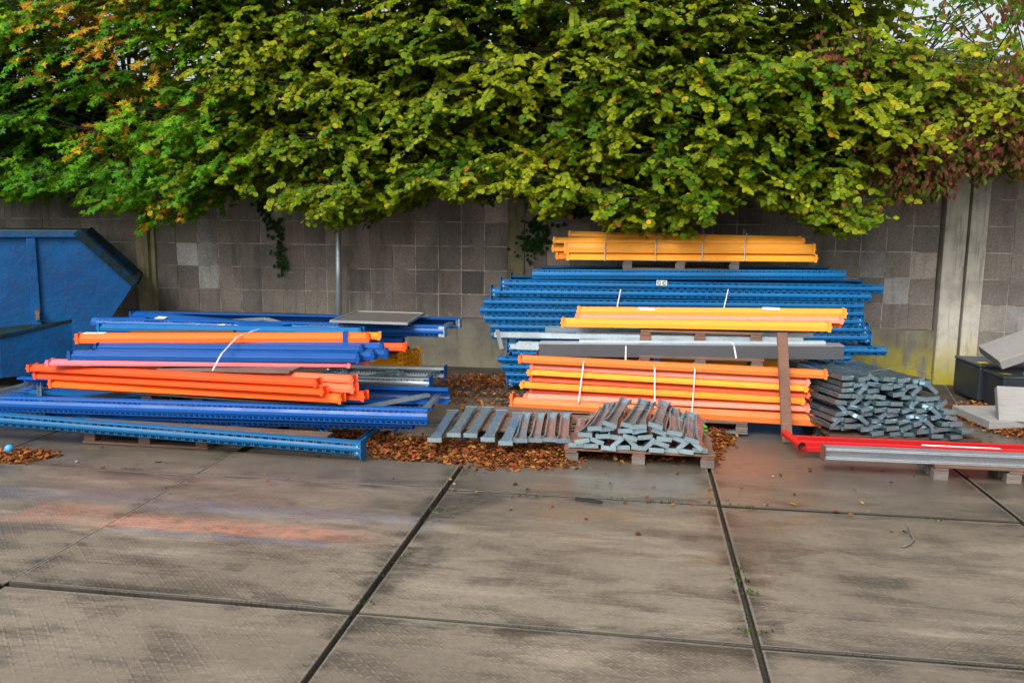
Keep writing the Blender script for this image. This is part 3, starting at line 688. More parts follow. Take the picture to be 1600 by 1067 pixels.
od = ['first from the left', 'second from the left', 'third from the left', 'fourth from the left', 'fifth from the left', 'first of the four lying open side up', 'second of the four lying open side up', 'third of the four lying open side up', 'rightmost of the four lying open side up']
for i, (a, b) in enumerate(zip(fr, bk)):
    A, B = G(*a, .165), G(*b, .165); an = math.atan2(B.y-A.y, B.x-A.x)-math.pi/2
    flip = i >= 5; k_ = min(1.05, (B-A).length/1.08)
    m = at(A.x, A.y, (.128 if flip else .164)+(.004 if i % 2 else .0), an, 0, math.pi if flip else 0)@Matrix.Diagonal((1, k_, 1, 1))
    bracket('galvanised bracket in the row of nine, '+od[i], m, BMR if flip else BM, 'nine brackets laid side by side')
fp = G(998,705,.12)
pallet('pallet under the small heap of brackets beside the leaves', fp.x, fp.y, 0, 1.24, .95, .12, ('wood_red', 'wood_grey'), nb=11, bottom=False, rz=.0)
base = Matrix.Translation((fp.x, fp.y-.02, .12))
lay = [(0, .044, 9, 1.14), (1, .090, 8, 1.04), (2, .137, 8, .98), (3, .186, 6, .78), (4, .232, 4, .5)]
for li, zz, n, wd in lay:
    for i in range(n):
        x = -wd/2+wd*(i+.5)/n+rnd.uniform(-.02, .02)-(.05 if li > 2 else 0)
        top = li >= 3 or (li == 2 and i in (0, 1, 6, 7))
        roll = rnd.uniform(-.35, .35) if li > 0 else rnd.uniform(-.08, .08)
        if li == 1 and rnd.random() < .4: roll = rnd.choice((-.75, .7))
        m = base@at(x, rnd.uniform(-.03, .05), zz+rnd.uniform(-.006, .008)-(.03 if top else 0), rnd.uniform(-.09, .09)-.06, rnd.uniform(-.02, .03), roll+(math.pi if top else 0))
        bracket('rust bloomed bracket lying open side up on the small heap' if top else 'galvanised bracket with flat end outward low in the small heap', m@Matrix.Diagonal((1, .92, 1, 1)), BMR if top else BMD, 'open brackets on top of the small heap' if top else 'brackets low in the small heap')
def band(label, n, f, r_=.0045): strap(label, [f(i/(n-1)) for i in range(n)], .0014, 'galv', closed=False)
for k_, dy in ((0, .28), (1, .18)):
    band(['upper', 'lower'][k_]+' thin pale wire bowed over the small heap', 9, lambda s_: base@Vector((-.52+1.06*s_, dy+.06*math.sin(s_*3.1), .11+.20*math.sin(math.pi*min(1, .08+s_*.9))**.8)))
# big heap
hp = Matrix.Translation(G(1408,683,.12))@Euler((0, 0, R(8))).to_matrix().to_4x4()
h0 = G(1408,683,.12)
pallet('dark pallet under the big heap of brackets', h0.x+.03, h0.y, 0, 1.3, 1.0, .12, ('wood_dark', 'wood_grey'), rz=R(3), nb=9)
HB = Matrix.Translation((h0.x, h0.y, .12))
nl = [(.044+.0515*k, 10-int(k*.45), 1.26-.062*k, .0+.016*k) for k in range(10)]
for li, (zz, n, wd, back) in enumerate(nl):
    for i in range(n):
        x = -wd/2+wd*(i+.5)/n+rnd.uniform(-.02, .02)-.016*li
        roll = rnd.gauss(0, .09)
        if rnd.random() < .16 and li: roll = rnd.choice((-.7, .65, -.5, .45))
        up = rnd.random() < .08
        m = HB@at(x, back+rnd.uniform(-.03, .03), zz+rnd.uniform(-.003, .004), R(24)+rnd.uniform(-.025, .025), rnd.uniform(-.005, .012), roll+(math.pi if up else 0))
        top = li >= 7
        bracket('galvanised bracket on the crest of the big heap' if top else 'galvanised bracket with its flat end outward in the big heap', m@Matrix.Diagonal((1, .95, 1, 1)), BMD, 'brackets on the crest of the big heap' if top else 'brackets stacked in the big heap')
for k_ in (0, 1):
    pts = [G(1298+k_*5,664,.14), P(1331+k_*4,588-k_*2,4.12), P(1372,578,4.2), P(1420,573,4.3), P(1448,582,4.33), P(1478,604,4.34), P(1500,640,4.30)]
    strap(['outer', 'inner'][k_]+' thin wire tied over the big heap of brackets', pts, .002, 'galv', closed=False)

# ------------------------------------------------------------------ red tubes and the steel beam
rf = thing('red_tube_frame', 'bright red tube frame lying on the paving behind the steel beam', 'tube frame', Matrix.Identity(4))
def sq(A, B, s_, name, mat='red'): MB().box(0, (B-A).length, -s_/2, s_/2, -s_/2, s_/2, axes(A, B)).build(name, M[mat], rf, False, .004)
sq(P(1240,683,3.62), P(1690,702,3.62), .035, 'rail'); sq(P(1243,691,3.47), P(1690,711,3.47), .042, 'rail'); sq(P(1248,700,3.36), P(1400,707,3.36), .045, 'rail')
pb = MB(); A, B = P(1227,677,3.72), P(1253,697,3.25)
pb.tube([A+(A-B)*.05, A, B], .033, 16, False); dd = (B-A).normalized()
pb.tube([B, B-dd*.25], .028, 16, False)
pb.build('cross_pipe', M['red'], rf, True)
MB().tube([B-dd*.03, B-dd*.032], .0275, 16).build('bore_shade', M['black'], rf)  # black disc closing the pipe, stands in for the darkness inside
ws = MB().box(0, .62, 0, .03, 0, .003).build('paper_label', M['white']); a = P(1440,700,3.47); ws.matrix_world = at(a.x, 3.455, a.z+.026, 0, .0); tag(ws, 'long white strip stuck on the red tube behind the steel beam', 'paper label')
A, B = P(1290,709,2.9), P(1700,726,2.95); Ls = (B-A).length
sb = thing('steel_beam', 'heavy grey steel channel beam lying on a pallet at the right', 'steel girder', axes(A, B))
hh = .048
MB().box(0, Ls, 0, .11, hh-.010, hh).build('flange', M['mill'], sb, False, .003); MB().box(0, Ls, 0, .11, -hh, -hh+.010).build('flange', M['mill'], sb, False, .003)
MB().box(0, Ls, .05, .062, -hh+.0105, hh-.0105).box(0, Ls, .0, .010, hh-.024, hh-.0105).box(0, Ls, .0, .010, -hh+.0105, -hh+.024).build('web', M['mill'], sb, False, .003)
MB().box(-.008, -.0005, -.012, .13, -hh-.022, hh+.012).build('end_plate', M['rust'], sb)
pallet('pallet under the heavy grey steel beam', P(1458,735,2.9).x+.6, 2.88, 0, 1.2, .42, .128, ('wood', 'wood_grey'), bottom=False)

# ------------------------------------------------------------------ dark boxes and pale slabs
def cbox(name, label, cat, mtx, sx, sy, sz, mat, bevel=.012):
    o = thing(name, label, cat, mtx); MB().box(0, sx, 0, sy, 0, sz).build('body', M[mat], o, False, bevel); return o
def case(label, mtx, sx, sy, sz):
    o = thing('plastic_case', label, 'case', mtx)
    MB().box(0, sx, 0, sy, 0, sz-.03).build('body', M['box_dark'], o, False, .02)
    MB().box(-.006, sx+.006, -.006, sy+.006, sz-.0295, sz).build('lid', M['box_grey'], o, False, .01)
    MB().box(.05, .15, .12, .20, sz+.0005, sz+.004).build('sticker', M['sticker'], o)
    for k_ in (0, 1): MB().tube([(.28+k_*.12, .15, sz), (.28+k_*.12, .15, sz+.025)], .02, 10).build('terminal', M['mill'], o)
    return o
c1 = G(1526,627,0); case('dark grey case with yellow sticker, nearest the pale wall posts', at(c1.x, c1.y, 0, R(3)), .62, .66, P(1528,570,c1.y).z)
c2 = G(1563,641,0); case('dark grey case with yellow sticker, under the tilted pale slab', at(c2.x, c2.y, 0, R(3)), .75, .62, P(1566,588,c2.y).z)
def slab(label, mtx, sx, sy, sz): return tag_slab(label, mtx, sx, sy, sz)
def tag_slab(label, mtx, sx, sy, sz):
    o = MB().box(0, sx, 0, sy, 0, sz).build('concrete_slab', M['slab_light'], None, False, .008); o.matrix_world = mtx; return tag(o, label, 'slab')
q = P(1574,578,5.45); slab('pale grey slab tilted upward on top of the dark cases', at(q.x-.05, q.y, q.z, R(-4), R(8), R(-24)), 1.1, .62, .10)
q = G(1545,671,0); slab('pale grey slab lying flat on the leaves beside bracket heap', at(q.x, q.y, .0, R(8)), .9, .72, .085)
q = P(1557,656,4.85); slab('whitish grey slab leaning on the flat slab and dark case', at(q.x, q.y, q.z-.03, R(-6), R(62), 0), .8, .36, .09)

# ------------------------------------------------------------------ blue skip container
LIP = P(213, 438, 5.75); SROT = R(31); SE = Vector((math.cos(SROT), math.sin(SROT), 0)); SN = Vector((-math.sin(SROT), math.cos(SROT), 0))
SM = Matrix.Translation((LIP.x, LIP.y, 0))@Euler((0, 0, SROT)).to_matrix().to_4x4()
sk = thing('skip_container', 'big blue steel skip container with sloping end by the wall', 'skip', SM)
def sp_(px, py, off=0.):                       # local (length, height) on the side wall, or on a plane standing off it
    d = ray(px, py); o = Vector((LIP.x, LIP.y, 0))-SN*off; q = CAM+d*((o-CAM).dot(SN)/d.dot(SN)); return ((q-o).dot(SE), q.z)
tr = sp_(126, 361); lip = sp_(213, 438); lo = sp_(172, 499); zt = tr[1]
bt = (lo[0]-(lo[1]-.1)*.72, .1); X0 = tr[0]-4.2; Dk = 1.7
xb = X0+.9
prof = [(xb, .1), bt, lo, lip, tr, (X0, zt), (X0-.1, .85)]
b = MB(); n = len(prof)
b.add([(x, 0, z) for x, z in prof]+[(x, Dk, z) for x, z in prof], [tuple(range(n)), tuple(range(2*n-1, n-1, -1)), (0,n,n+1,1), (1,n+1,n+2,2), (2,n+2,n+3,3), (0,6,13,7), (6,5,12,13)]); b.build('shell', M['skip'], sk)
MB().add([(X0, .06, zt-.45), (tr[0]-.1, .06, zt-.45), (tr[0]-.1, Dk-.06, zt-.45), (X0, Dk-.06, zt-.45)], [(0,1,2,3)]).build('load', M['soil'], sk)
MB().box(X0, tr[0]-.02, -.05, .05, zt-.08, zt+.012).build('rim', M['skip'], sk, False, .01)
MB().box(X0, tr[0]-.02, Dk-.05, Dk+.05, zt-.08, zt+.012).build('rim', M['skip'], sk, False, .01)
for yy in (0, Dk):
    a, c = Vector((tr[0], yy, tr[1])), Vector((lip[0], yy, lip[1]))
    MB().box(-.03, (c-a).length+.03, -.055, .05, -.085, .015, axes(a, c)).build('sloping_rim', M['skip_edge'], sk, False, .008)
MB().box(lip[0]-.05, lip[0]+.03, .055, Dk-.055, lip[1]-.05, lip[1]+.01).build('lip_bar', M['skip_edge'], sk, False, .008)
for px in (53, -75):
    a = sp_(px, 430); zl = sp_(px, 496)[1]; MB().box(a[0]-.05, a[0]+.05, -.04, -.0005, zl-.1, zt-.082).build('rib', M['skip'], sk, False, .008)
    zz = sp_(px, 487)[1]; MB().tube([(a[0]+.02, -.10, zz), (a[0]+.02, -.041, zz)], .03, 12).box(a[0]-.0, a[0]+.04, -.11, -.041, zz-.09, zz-.03).build('lug', M['rust'], sk)
e1 = sp_(112, 499, .0); e2 = sp_(0, 524, .22); sl_ = (e1[1]-e2[1])/(e1[0]-e2[0]); e3 = (xb-.1, e2[1]-(e2[0]-xb+.1)*sl_*.3)
top = [(e1[0], -.001, e1[1]), (e2[0], -.22, e2[1]), (e3[0], -.24, e3[1]), (e3[0], -.001, e3[1]+.08), (e2[0], -.001, e2[1]+.07)]
b = MB(); m_ = len(top); b.add(top+[(x, y, z-.035) for x, y, z in top], [tuple(range(m_)), tuple(range(2*m_-1, m_-1, -1))]+[(i, (i+1) % m_, m_+(i+1) % m_, m_+i) for i in range(m_)]); b.build('ledge', M['skip_edge'], sk)
L0 = [(x-.01, y+(.015 if y < -.1 else 0), z-.037) for x, y, z in top[:4]]; L1 = [(e1[0]-.02, -.001, .1), (e2[0]-.02, -.2, .1), (e3[0]+.1, -.2, .1), (e3[0]+.1, -.001, .1)]
b = MB(); b.add(L0+L1, [(0,1,5,4), (1,2,6,5), (2,3,7,6), (4,5,6,7)]); b.build('lower_side', M['skip'], sk)

# ------------------------------------------------------------------ leaves: templates and builder
HAZEL = [(0,0),(.30,.16),(.46,.42),(.44,.68),(.26,.90),(0,1.04),(-.26,.90),(-.44,.68),(-.46,.42),(-.30,.16)]
STAR = [(0,0),(.20,.12),(.62,.10),(.30,.34),(.62,.66),(.20,.58),(0,1.05),(-.20,.58),(-.62,.66),(-.30,.34),(-.62,.10),(-.20,.12)]
OVAL = [(0,0),(.20,.2),(.28,.5),(.17,.8),(0,1.05),(-.17,.8),(-.28,.5),(-.20,.2)]
def leaf_mesh(name, mat, base, ax, nr, size, col, tmpl, curl=.12, fold=.12):
    base, ax, nr, size, col = (np.asarray(a, float) for a in (base, ax, nr, size, col))
    N = len(base); ax /= np.linalg.norm(ax, axis=1, keepdims=True)
    nr = nr-ax*(nr*ax).sum(1, keepdims=True); nr /= np.linalg.norm(nr, axis=1, keepdims=True)+1e-9
    sd = np.cross(ax, nr); T = np.array(tmpl+[(0, .5)]); K = len(T)
    cu = rng.normal(curl, .14, N)[:, None]; fo = rng.normal(fold, .1, N)[:, None]
    hgt = -cu*(T[None, :, 1]**2)+fo*np.abs(T[None, :, 0])+rng.normal(0, .025, (N, K))
    V = base[:, None]+size[:, None, None]*(ax[:, None]*T[None, :, 1:2]+sd[:, None]*T[None, :, 0:1]+nr[:, None]*hgt[..., None])
    k = K-1; tri = np.array([(i, (i+1) % k, k) for i in range(k)])
    F = (np.arange(N)[:, None, None]*K+tri[None]).reshape(-1, 3)
    me = bpy.data.meshes.new(name); me.vertices.add(N*K); me.vertices.foreach_set('co', V.reshape(-1).astype(np.float32))
    me.loops.add(F.size); me.loops.foreach_set('vertex_index', F.reshape(-1).astype(np.int32))
    me.polygons.add(len(F)); me.polygons.foreach_set('loop_start', np.arange(0, F.size, 3, dtype=np.int32))
    me.polygons.foreach_set('use_smooth', np.ones(len(F), bool))
    me.update(calc_edges=True); me.materials.append(mat)
    a = me.color_attributes.new('tint', 'FLOAT_COLOR', 'POINT')
    c4 = np.ones((N, K, 4), np.float32); c4[..., :3] = np.clip(col[:, None], 0, 1); a.data.foreach_set('color', c4.ravel())
    return me
EDGE = [(-400,315),(0,322),(60,322),(130,332),(180,338),(215,345),(240,366),(262,345),(300,352),(335,345),(360,325),(390,318),(430,330),(470,338),(500,345),(535,360),(560,345),(620,328),(700,322),(745,328),(775,310),(815,322),(845,352),(875,335),(900,325),(940,355),(1000,368),(1080,368),(1120,345),(1160,325),(1220,325),(1250,350),(1290,374),(1330,360),(1365,340),(1390,318),(1450,312),(1470,292),(1520,290),(1560,285),(1600,288),(2000,290)]
_ex = np.array([P(a, b, 6.2).x for a, b in EDGE]); _ez = np.array([P(a, b, 6.2).z for a, b in EDGE])
TIPS = [(150,318),(225,342),(250,348),(300,334),(505,336),(535,344),(560,334),(610,322),(850,336),(868,322),(960,344),(1000,352),(1040,353),(1080,352),(1200,316),(1262,342),(1290,358),(1318,346),(1350,334),(1410,302),(1460,288)]
TX = np.array([P(a, b, 6.0).x for a, b in TIPS]); TZ = np.array([P(a, b, 6.0).z for a, b in TIPS])
def zmin(x):
    w_ = math.sin(5.1*x+1.3)+math.sin(9.7*x)*.8+math.sin(17.3*x+.6)*.6; dt = float(np.abs(TX-x).min())
    return np.interp(x, _ex, _ez)+(.05+.11*max(0, w_))*(1-math.exp(-(dt/.2)**2))-.03*math.exp(-(dt/.15)**2)
def X(px, y=6.6): return P(px, 200, y).x

def tree(label, px0, px1, y0, y1, z0, z1, nclump, nspray, nleaf, size, tmpl, palette, trunks, autumn=None, droop=.25, name='tree', seed=1, cat='tree', group=None, wallcheck=True):
    rg = np.random.default_rng(seed); x0, x1 = X(px0), X(px1); xc = (x0+x1)/2
    t = thing(name, label, cat, at(xc, 8.7, -.05), group)
    tk = MB(); off = Vector((xc, 8.7, -.05)); heads = []
    for (px, ty, r_) in trunks:
        bx = X(px, ty); lean = rg.uniform(-.3, .3)
        pts = [(bx, ty, -.05), (bx+.1*lean, ty-.03, 1.2), (bx+.5*lean, ty-.15, 2.4), (bx+lean, ty-.25, 3.8), (bx+1.3*lean, ty-.3, z1-.4)]
        tk.tube([Vector(p)-off for p in pts], [r_, r_*.85, r_*.7, r_*.5, r_*.2], 8); heads.append((pts, r_))
    B_, A_, N_, S_, C_ = [], [], [], [], []
    extra = [(a, b) for a, b in zip(TX, TZ) if x0 < a <= x1 and y0 < 7]
    for c in range(nclump+len(extra)):
        cx_ = rg.uniform(x0, x1); cy = y0+(y1-y0)*rg.random()**1.25
        lo_ = (zmin(cx_) if cy < 7.3 else 2.45)+.05; lo_ = max(lo_, z0)
        cz = lo_+(z1-lo_)*rg.random()**1.05
        tip = c >= nclump
        if tip: cx_, cz = extra[c-nclump]; cy = 6.0
        tint_c = rg.normal(0, 1)
        hp, r_ = heads[rg.integers(len(heads))]
        if cy < 7.3 and cz < zmin(cx_)-.02 and not tip: continue
        s0 = Vector(hp[2]).lerp(Vector(hp[3]), rg.uniform(.45, 1)); e0 = Vector((cx_, cy, cz)); m0 = s0.lerp(e0, .55)+Vector((0, 0, .25+.2*rg.random())); m0.z = max(m0.z, 2.95)
        tk.tube([s0-off, m0-off, e0-off], [.016, .010, .004], 4, False)
        for sidx in range(7 if tip else nspray):
            o = e0+(Vector((rg.normal(0, .12), rg.normal(.1, .10), rg.normal(.03, .06))) if tip else Vector((rg.normal(0, .30), rg.normal(0, .24), rg.normal(0, .085))))
            aut = autumn(o.x, o.z, rg) if autumn else 0
            ang = rg.normal(-math.pi/2, .75); dirv = Vector((math.cos(ang), math.sin(ang), rg.normal(-droop, .22))).normalized()
            ln = rg.uniform(.25, .45) if tip else rg.uniform(.30, .62); tw = []
            side = dirv.cross(Vector((0,0,1))).normalized()
            for i in range(nleaf):
                s_ = (i+.6)/nleaf; p = o+dirv*(ln*s_)+Vector((0, 0, -.16*s_*s_*ln))
                if i % 5 == 0: tw.append(p)
                sg = 1 if i % 2 else -1
                a = (dirv*rg.uniform(.2, .8)+side*sg*rg.uniform(.5, 1.1)+Vector((0, 0, rg.normal(-.42, .28)))).normalized()
                nn = Vector((rg.normal(0, .4), rg.normal(-.75, .4), 1.0))
                zl = zmin(p.x)+rg.normal(0, .035) if p.y < 7.35 else 2.3
                if p.z-.05 < zl or (wallcheck and 7.15 < p.y < 7.75 and p.z < 2.74): continue
                B_.append(p); A_.append(a); N_.append(nn); S_.append(size*rg.uniform(.62, 1.22))
                q = np.clip(.5+.22*tint_c+.22*rg.normal(), 0, 1)
                col = palette[0]*(1-q)+palette[1]*q
                if aut and rg.random() < aut: col = AUT[rg.integers(len(AUT))]*rg.uniform(.8, 1.15)
                C_.append(col*rg.uniform(.82, 1.15))
            if len(tw) > 1 and min(q_.z for q_ in tw) > zmin(tw[-1].x): tk.tube([e0-off, o-off]+[q_-off for q_ in tw], .003, 3, False)
    tk.build('trunk', M['bark'], t, True)
    B_ = np.array([b-off for b in B_]); me = leaf_mesh('crown', M['leaf'], B_, A_, N_, S_, C_, tmpl)
    put('crown', me, t); return len(B_)
g = lambda *a: np.array(a)
AUT = [g(.50,.22,.012), g(.55,.34,.012), g(.36,.12,.015), g(.52,.40,.015)]
RED = [g(.20,.035,.035), g(.25,.06,.045), g(.15,.045,.03), g(.17,.09,.04)]
GREEN, YGREEN = (g(.024,.165,.004), g(.17,.38,.008)), (g(.042,.14,.004), g(.31,.335,.008))
patches = [(X(px), P(px, py, 6.6).z, r_) for px, py, r_ in ((95,15,.3),(170,20,.35),(160,70,.3),(95,110,.3),(120,115,.25),(250,70,.25),(205,115,.3),(310,125,.2),(285,165,.2),(220,185,.2),(180,205,.2),(155,230,.2),(20,305,.2),(310,315,.2),(240,355,.2),(300,5,.3),(10,95,.25))]
def aut_left(x, z, rg):
    d = min(math.hypot(x-a, z-b)/r_ for a, b, r_ in patches); return .85 if d < .75 else (.25 if d < 1.05 else .012)
cnt = []
cnt.append(tree('bright green maple like tree with orange leaf patches above the blue container', -230, 385, 5.75, 8.6, 2.1, 5.6, 320, 13, 15, .078, STAR, GREEN, [(60,8.9,.11),(230,8.7,.09),(-120,8.8,.1)], aut_left, seed=3))
few = lambda x, z, rg: .022
cnt.append(tree('yellow green round leaved tree left of the metal pole', 345, 690, 5.8, 8.6, 2.1, 5.6, 250, 14, 15, .066, HAZEL, YGREEN, [(470,8.7,.08),(600,8.9,.07)], few, seed=5))
cnt.append(tree('yellow green round leaved tree above the gap between the stacks', 640, 990, 5.8, 8.6, 2.1, 5.6, 250, 14, 15, .066, HAZEL, YGREEN, [(735,8.8,.08),(860,8.7,.07)], few, seed=8))
cnt.append(tree('yellow green round leaved tree hanging over the yellow top bundle', 930, 1375, 5.75, 8.6, 2.05, 5.6, 330, 14, 15, .066, HAZEL, YGREEN, [(1040,8.9,.08),(1220,8.7,.08),(1330,8.9,.06)], few, seed=13))
cnt.append(tree('paler yellow green tree at the right above the pale wall posts', 1370, 1760, 6.0, 8.2, 2.75, 3.95, 150, 12, 14, .070, HAZEL, (g(.10,.19,.006), g(.38,.37,.012)), [(1480,8.8,.07),(1640,8.9,.07)], few, seed=21))
cnt.append(tree('taller dark trunked tree with small fresh green leaves at upper right', 1330, 1800, 8.8, 10.6, 3.3, 6.6, 50, 6, 14, .085, STAR, GREEN, [(1375,9.9,.13),(1600,10.2,.1)], few, seed=34, wallcheck=False))
cnt.append(tree('dark evergreen hedge behind the wall, seen through gaps under the trees', -260, 1850, 8.35, 9.3, 2.2, 4.3, 230, 6, 12, .12, OVAL, (g(.02,.07,.006), g(.05,.11,.01)), [(px, 8.9, .05) for px in range(-200, 1850, 190)], None, name='hedge', seed=77, cat='hedge', wallcheck=False))
RP = [(X(a, 5.9), P(a, b, 5.9).z) for a, b in ((1290,90),(1270,130),(1440,225),(1500,240),(1560,230),(1590,190),(1450,270),(1540,270),(1590,280),(1480,285),(1590,130),(1580,20),(1330,105),(1410,260))]
def creeper():
    rg = np.random.default_rng(55); B_, A_, N_, S_, C_ = [], [], [], [], []; tk = MB()
    root = Vector((X(1545), 7.7, 0)); t = thing('red_creeper', 'dark red leaved creeper hanging in the trees over the pale posts', 'creeper', Matrix.Translation(root))
    for (cx_, cz) in RP:
        w_ = .34 if cx_ > X(1400) else .17
        e0 = Vector((cx_, 5.9, cz)); tk.tube([Vector((0, 0, .0)), Vector((0, -.0, 2.8)), (e0-root)*.6+Vector((0, 0, 1.35)), e0-root], [.02,.016,.01,.005], 5, False)
        for i in range(360 if w_ > .2 else 150):
            p = Vector((cx_+rg.normal(0, w_), 5.78+rg.normal(0, .16), cz+rg.normal(0, .17)))
            if p.z-.06 < zmin(p.x)+rg.normal(-.03, .04): continue
            B_.append(p-root); A_.append(Vector((rg.normal(0, .5), rg.normal(-.3, .3), -1))); N_.append(Vector((rg.normal(0, .4), -1, rg.normal(.5, .3))))
            S_.append(rg.uniform(.045, .08)); C_.append((RED[rg.integers(4)] if rg.random() < .68 else g(.10,.13,.012))*rg.uniform(.45, 1.1))
    tk.build('stem', M['bark'], t, True); put('foliage', leaf_mesh('foliage', M['leaf'], B_, A_, N_, S_, C_, OVAL, .2), t)
creeper()
def ivy(label, pts, n, w_, size, seed):
    rg = np.random.default_rng(seed); q = [P(a, b, WY-.03) for a, b in pts]; root = q[0]
    t = thing('ivy', label, 'ivy', Matrix.Translation(root)); tk = MB().tube([p-root for p in q], .006, 5); tk.build('stem', M['bark'], t)
    B_, A_, N_, S_, C_ = [], [], [], [], []
    for i in range(n):
        s_ = rg.random()*(len(q)-1); k = int(s_); p = q[k].lerp(q[min(k+1, len(q)-1)], s_-k)
        p = p+Vector((rg.normal(0, w_), -abs(rg.normal(0, .03)), rg.normal(0, .05)))-root
        B_.append(p); A_.append(Vector((rg.normal(0, .5), -.25, -1))); N_.append(Vector((rg.normal(0, .3), -1, rg.normal(.4, .2)))); S_.append(size*rg.uniform(.7, 1.2)); C_.append(g(.014,.06,.010)*rg.uniform(.6, 1.6))
    put('foliage', leaf_mesh('foliage', M['leaf'], B_, A_, N_, S_, C_, HAZEL, .15), t)
ivy('thin ivy trail hanging down the wall left of the metal pole', [(405,300),(415,335),(432,350),(438,372),(440,400),(439,428)], 120, .05, .06, 3)
ivy('dark ivy covering the wall post between the two stacks', [(868,295),(850,318),(842,345),(838,372),(835,395)], 230, .11, .055, 4)
ivy('dark ivy patch on the wall left above the yellow top bundle', [(985,295),(955,310),(925,322),(890,330)], 260, .10, .055, 5)

# ------------------------------------------------------------------ fallen leaves, weeds, small things
LC = [g(.36,.10,.03), g(.28,.07,.025), g(.44,.15,.035), g(.19,.05,.022), g(.48,.24,.05), g(.38,.075,.03), g(.13,.04,.02)]
def litter(label, polys, n, heap=.03, seed=1, size=(.026,.058)):
    rg = np.random.default_rng(seed); B_, A_, N_, S_, C_ = [], [], [], [], []
    for (cx_, cy, hx, hy, wt) in polys:
        for i in range(int(n*wt)):
            a = rg.uniform(0, 2*math.pi); r_ = math.sqrt(rg.random())*(1+.12*math.sin(3*a+cx_)+.10*math.sin(7*a)); r_ += max(0, rg.normal(-.08, .26))
            x, y = cx_+hx*r_*math.cos(a), cy+hy*r_*math.sin(a)
            zz = heap*max(0, 1-r_)*rg.random()+.004
            B_.append((x, y, zz)); th = rg.uniform(0, 2*math.pi); A_.append((math.cos(th), math.sin(th), rg.normal(.1, .3))); N_.append((rg.normal(0, .4), rg.normal(0, .4), 1)); S_.append(rg.uniform(*size)); C_.append(LC[rg.integers(len(LC))]*rg.uniform(.35, .95))
    o = put('fallen_leaves', leaf_mesh('fallen_leaves', M['litter'], B_, A_, N_, S_, C_, OVAL, .3, .25)); tag(o, label, 'fallen leaves', None, 'stuff')
def gp(px, py): p = G(px, py); return p.x, p.y
def patch(px0, px1, py0, py1):
    xa, ya = gp((px0+px1)/2, py1); xb, yb_ = gp((px0+px1)/2, py0); x0, _ = gp(px0, (py0+py1)/2); x1, _ = gp(px1, (py0+py1)/2)
    return (xa+xb)/2, (ya+yb_)/2, abs(x1-x0)/2, abs(yb_-ya)/2
litter('brown and orange fallen leaves heaped before the row of nine brackets', [(*patch(575,720,682,716), .30), (*patch(690,900,690,729), .75), (*patch(820,900,700,729), .2), (*patch(480,620,674,696), .22)], 8000, .08, 2)
litter('small pile of orange fallen leaves with a blue ball on it', [(*patch(-30,62,702,725), .8), (*patch(20,84,704,720), .3)], 1100, .06, 3)
litter('fallen leaves around the big heap of brackets and the pale slabs', [(*patch(1300,1500,678,694), .6), (*patch(1515,1620,632,684), .9), (*patch(1100,1140,655,700), .35), (*patch(1100,1122,690,722), .12), (*patch(1530,1560,600,640), .15), (*patch(905,1080,705,722), .16)], 3000, .05, 4)
litter('scattered leaves along the foot of the wall between the stacks', [(*patch(690,800,584,602), .6), (*patch(690,830,588,640), .6), (*patch(0,1600,690,800), .13)], 900, .03, 5, (.03,.06))
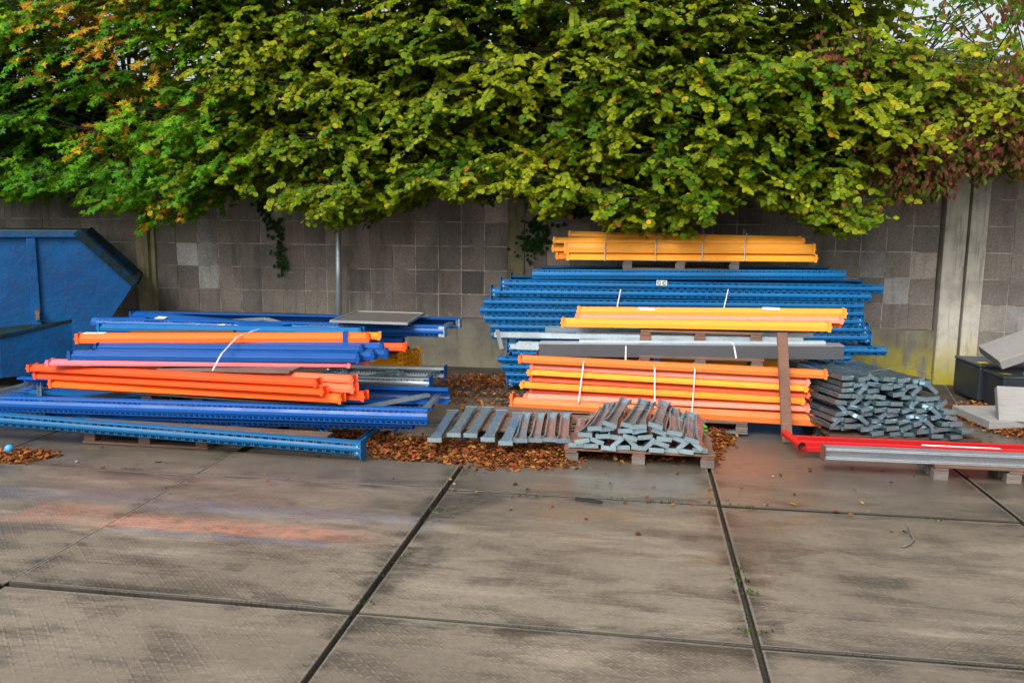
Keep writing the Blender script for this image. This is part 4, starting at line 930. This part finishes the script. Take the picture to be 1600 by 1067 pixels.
def weeds():
    rg = np.random.default_rng(9); B_, A_, N_, S_, C_ = [], [], [], [], []
    spots = [(277,762,26,.07),(345,742,40,.05),(365,712,14,.04),(455,752,10,.05),(583,757,14,.05),(672,796,22,.06),(680,772,16,.05),(655,812,8,.05),(565,940,14,.04),(620,870,8,.04),(830,774,20,.07),(1040,784,26,.07),(960,780,10,.05),(1123,782,12,.03),(1160,792,12,.05),(1462,810,14,.05),(1161,925,18,.04),(1156,905,14,.04),(1174,985,14,.04),(722,742,14,.05),(1152,890,8,.03),(200,732,10,.05)]
    for px, py, n, w_ in spots:
        x, y = gp(px, py)
        for i in range(int(n*1.3)):
            B_.append((x+rg.normal(0, w_), y+rg.normal(0, .016), -.005)); A_.append((rg.normal(0, .6), rg.normal(0, .6), 1)); N_.append((rg.normal(), rg.normal(), .3)); S_.append(rg.uniform(.008, .022)); C_.append(g(.05,.11,.012)*rg.uniform(.3, 1.2))
    for i in range(2600):                       # moss in the joints
        j = rg.integers(3); t = rg.uniform(-3, 3.6)
        if j == 0: x, y = 2*rg.integers(-1, 3), t
        elif j == 1: x, y = rg.uniform(-4, 4), 2.0
        else: x, y = rg.uniform(-4, 4), 0.0
        if math.sin(x*2.3+y*3.1)+math.sin(y*5+x) < .35: continue
        B_.append((x+rg.normal(0, .010), y+rg.normal(0, .008), -.02)); A_.append((rg.normal(), rg.normal(), .8)); N_.append((rg.normal(), rg.normal(), 1)); S_.append(rg.uniform(.008, .02)); C_.append(g(.045,.06,.012)*rg.uniform(.4, 1.4))
    tag(put('weeds', leaf_mesh('weeds', M['leaf'], B_, A_, N_, S_, C_, OVAL)), 'small green weeds and moss growing in the paving joints', 'weeds', None, 'stuff')
weeds()
x, y = gp(15, 712); bl = MB(); seg = 14
for i in range(1, 8):
    pass
me = bpy.data.meshes.new('ball'); import bmesh
bmx = bmesh.new(); bmesh.ops.create_uvsphere(bmx, u_segments=18, v_segments=12, radius=.035); bmx.to_mesh(me); bmx.free(); me.materials.append(M['ball']); me.polygons.foreach_set('use_smooth', [True]*len(me.polygons))
o = put('ball', me); o.location = (x, y, .062); tag(o, 'small light blue ball on the little leaf pile', 'ball')
A, B = G(899,779,.006), G(940,785,.006); o = MB().box(0, (B-A).length, -.02, .025, 0, .008).build('rubber_strip', M['black'], None, False, .002); o.matrix_world = axes(A, B); tag(o, 'short black rubber strip lying on the paving', 'strip')
tw = MB().tube([G(1418,824,.02), G(1423,833,.012), G(1428,842,.014), G(1421,850,.010), G(1409,854,.008)], [.004,.005,.007,.007,.003], 6); tw.tube([G(1421,850,.010), G(1414,847,.02)], .004, 5); tw.tube([G(1418,824,.02), G(1414,822,.03)], .003, 5)
tag(tw.build('dead_twig', M['wood_grey'], None, True), 'bent dead twig lying on the paving at the right', 'twig')
gs = [P(1099+6*math.sin(i*1.9), 664+i*2.2, 3.55) for i in range(9)]
tag(MB().tube(gs, .007, 5).build('plastic_tie', M['green']), 'crinkled bright green plastic tie beside the small bracket heap', 'plastic tie')
for i, (px, py, s_, la) in enumerate(((432,682,.05,'pale stone under the teal frame'), (1208,745,.012,'tiny pale stone on the paving near the timber'), (710,757,.012,'tiny stone beside the paving joint'), (120,722,.014,'small pale stone right of the leaf pile'))):
    me = bpy.data.meshes.new('stone'); bmx = bmesh.new(); bmesh.ops.create_icosphere(bmx, subdivisions=2, radius=s_)
    for v in bmx.verts: v.co *= rnd.uniform(.85, 1.1); v.co.z *= .6
    bmx.to_mesh(me); bmx.free(); me.materials.append(M['slab_light']); o = put('stone', me); p = G(px, py); o.location = (p.x, p.y, s_*.5); tag(o, la, 'stone')
print('LEAVES', cnt)
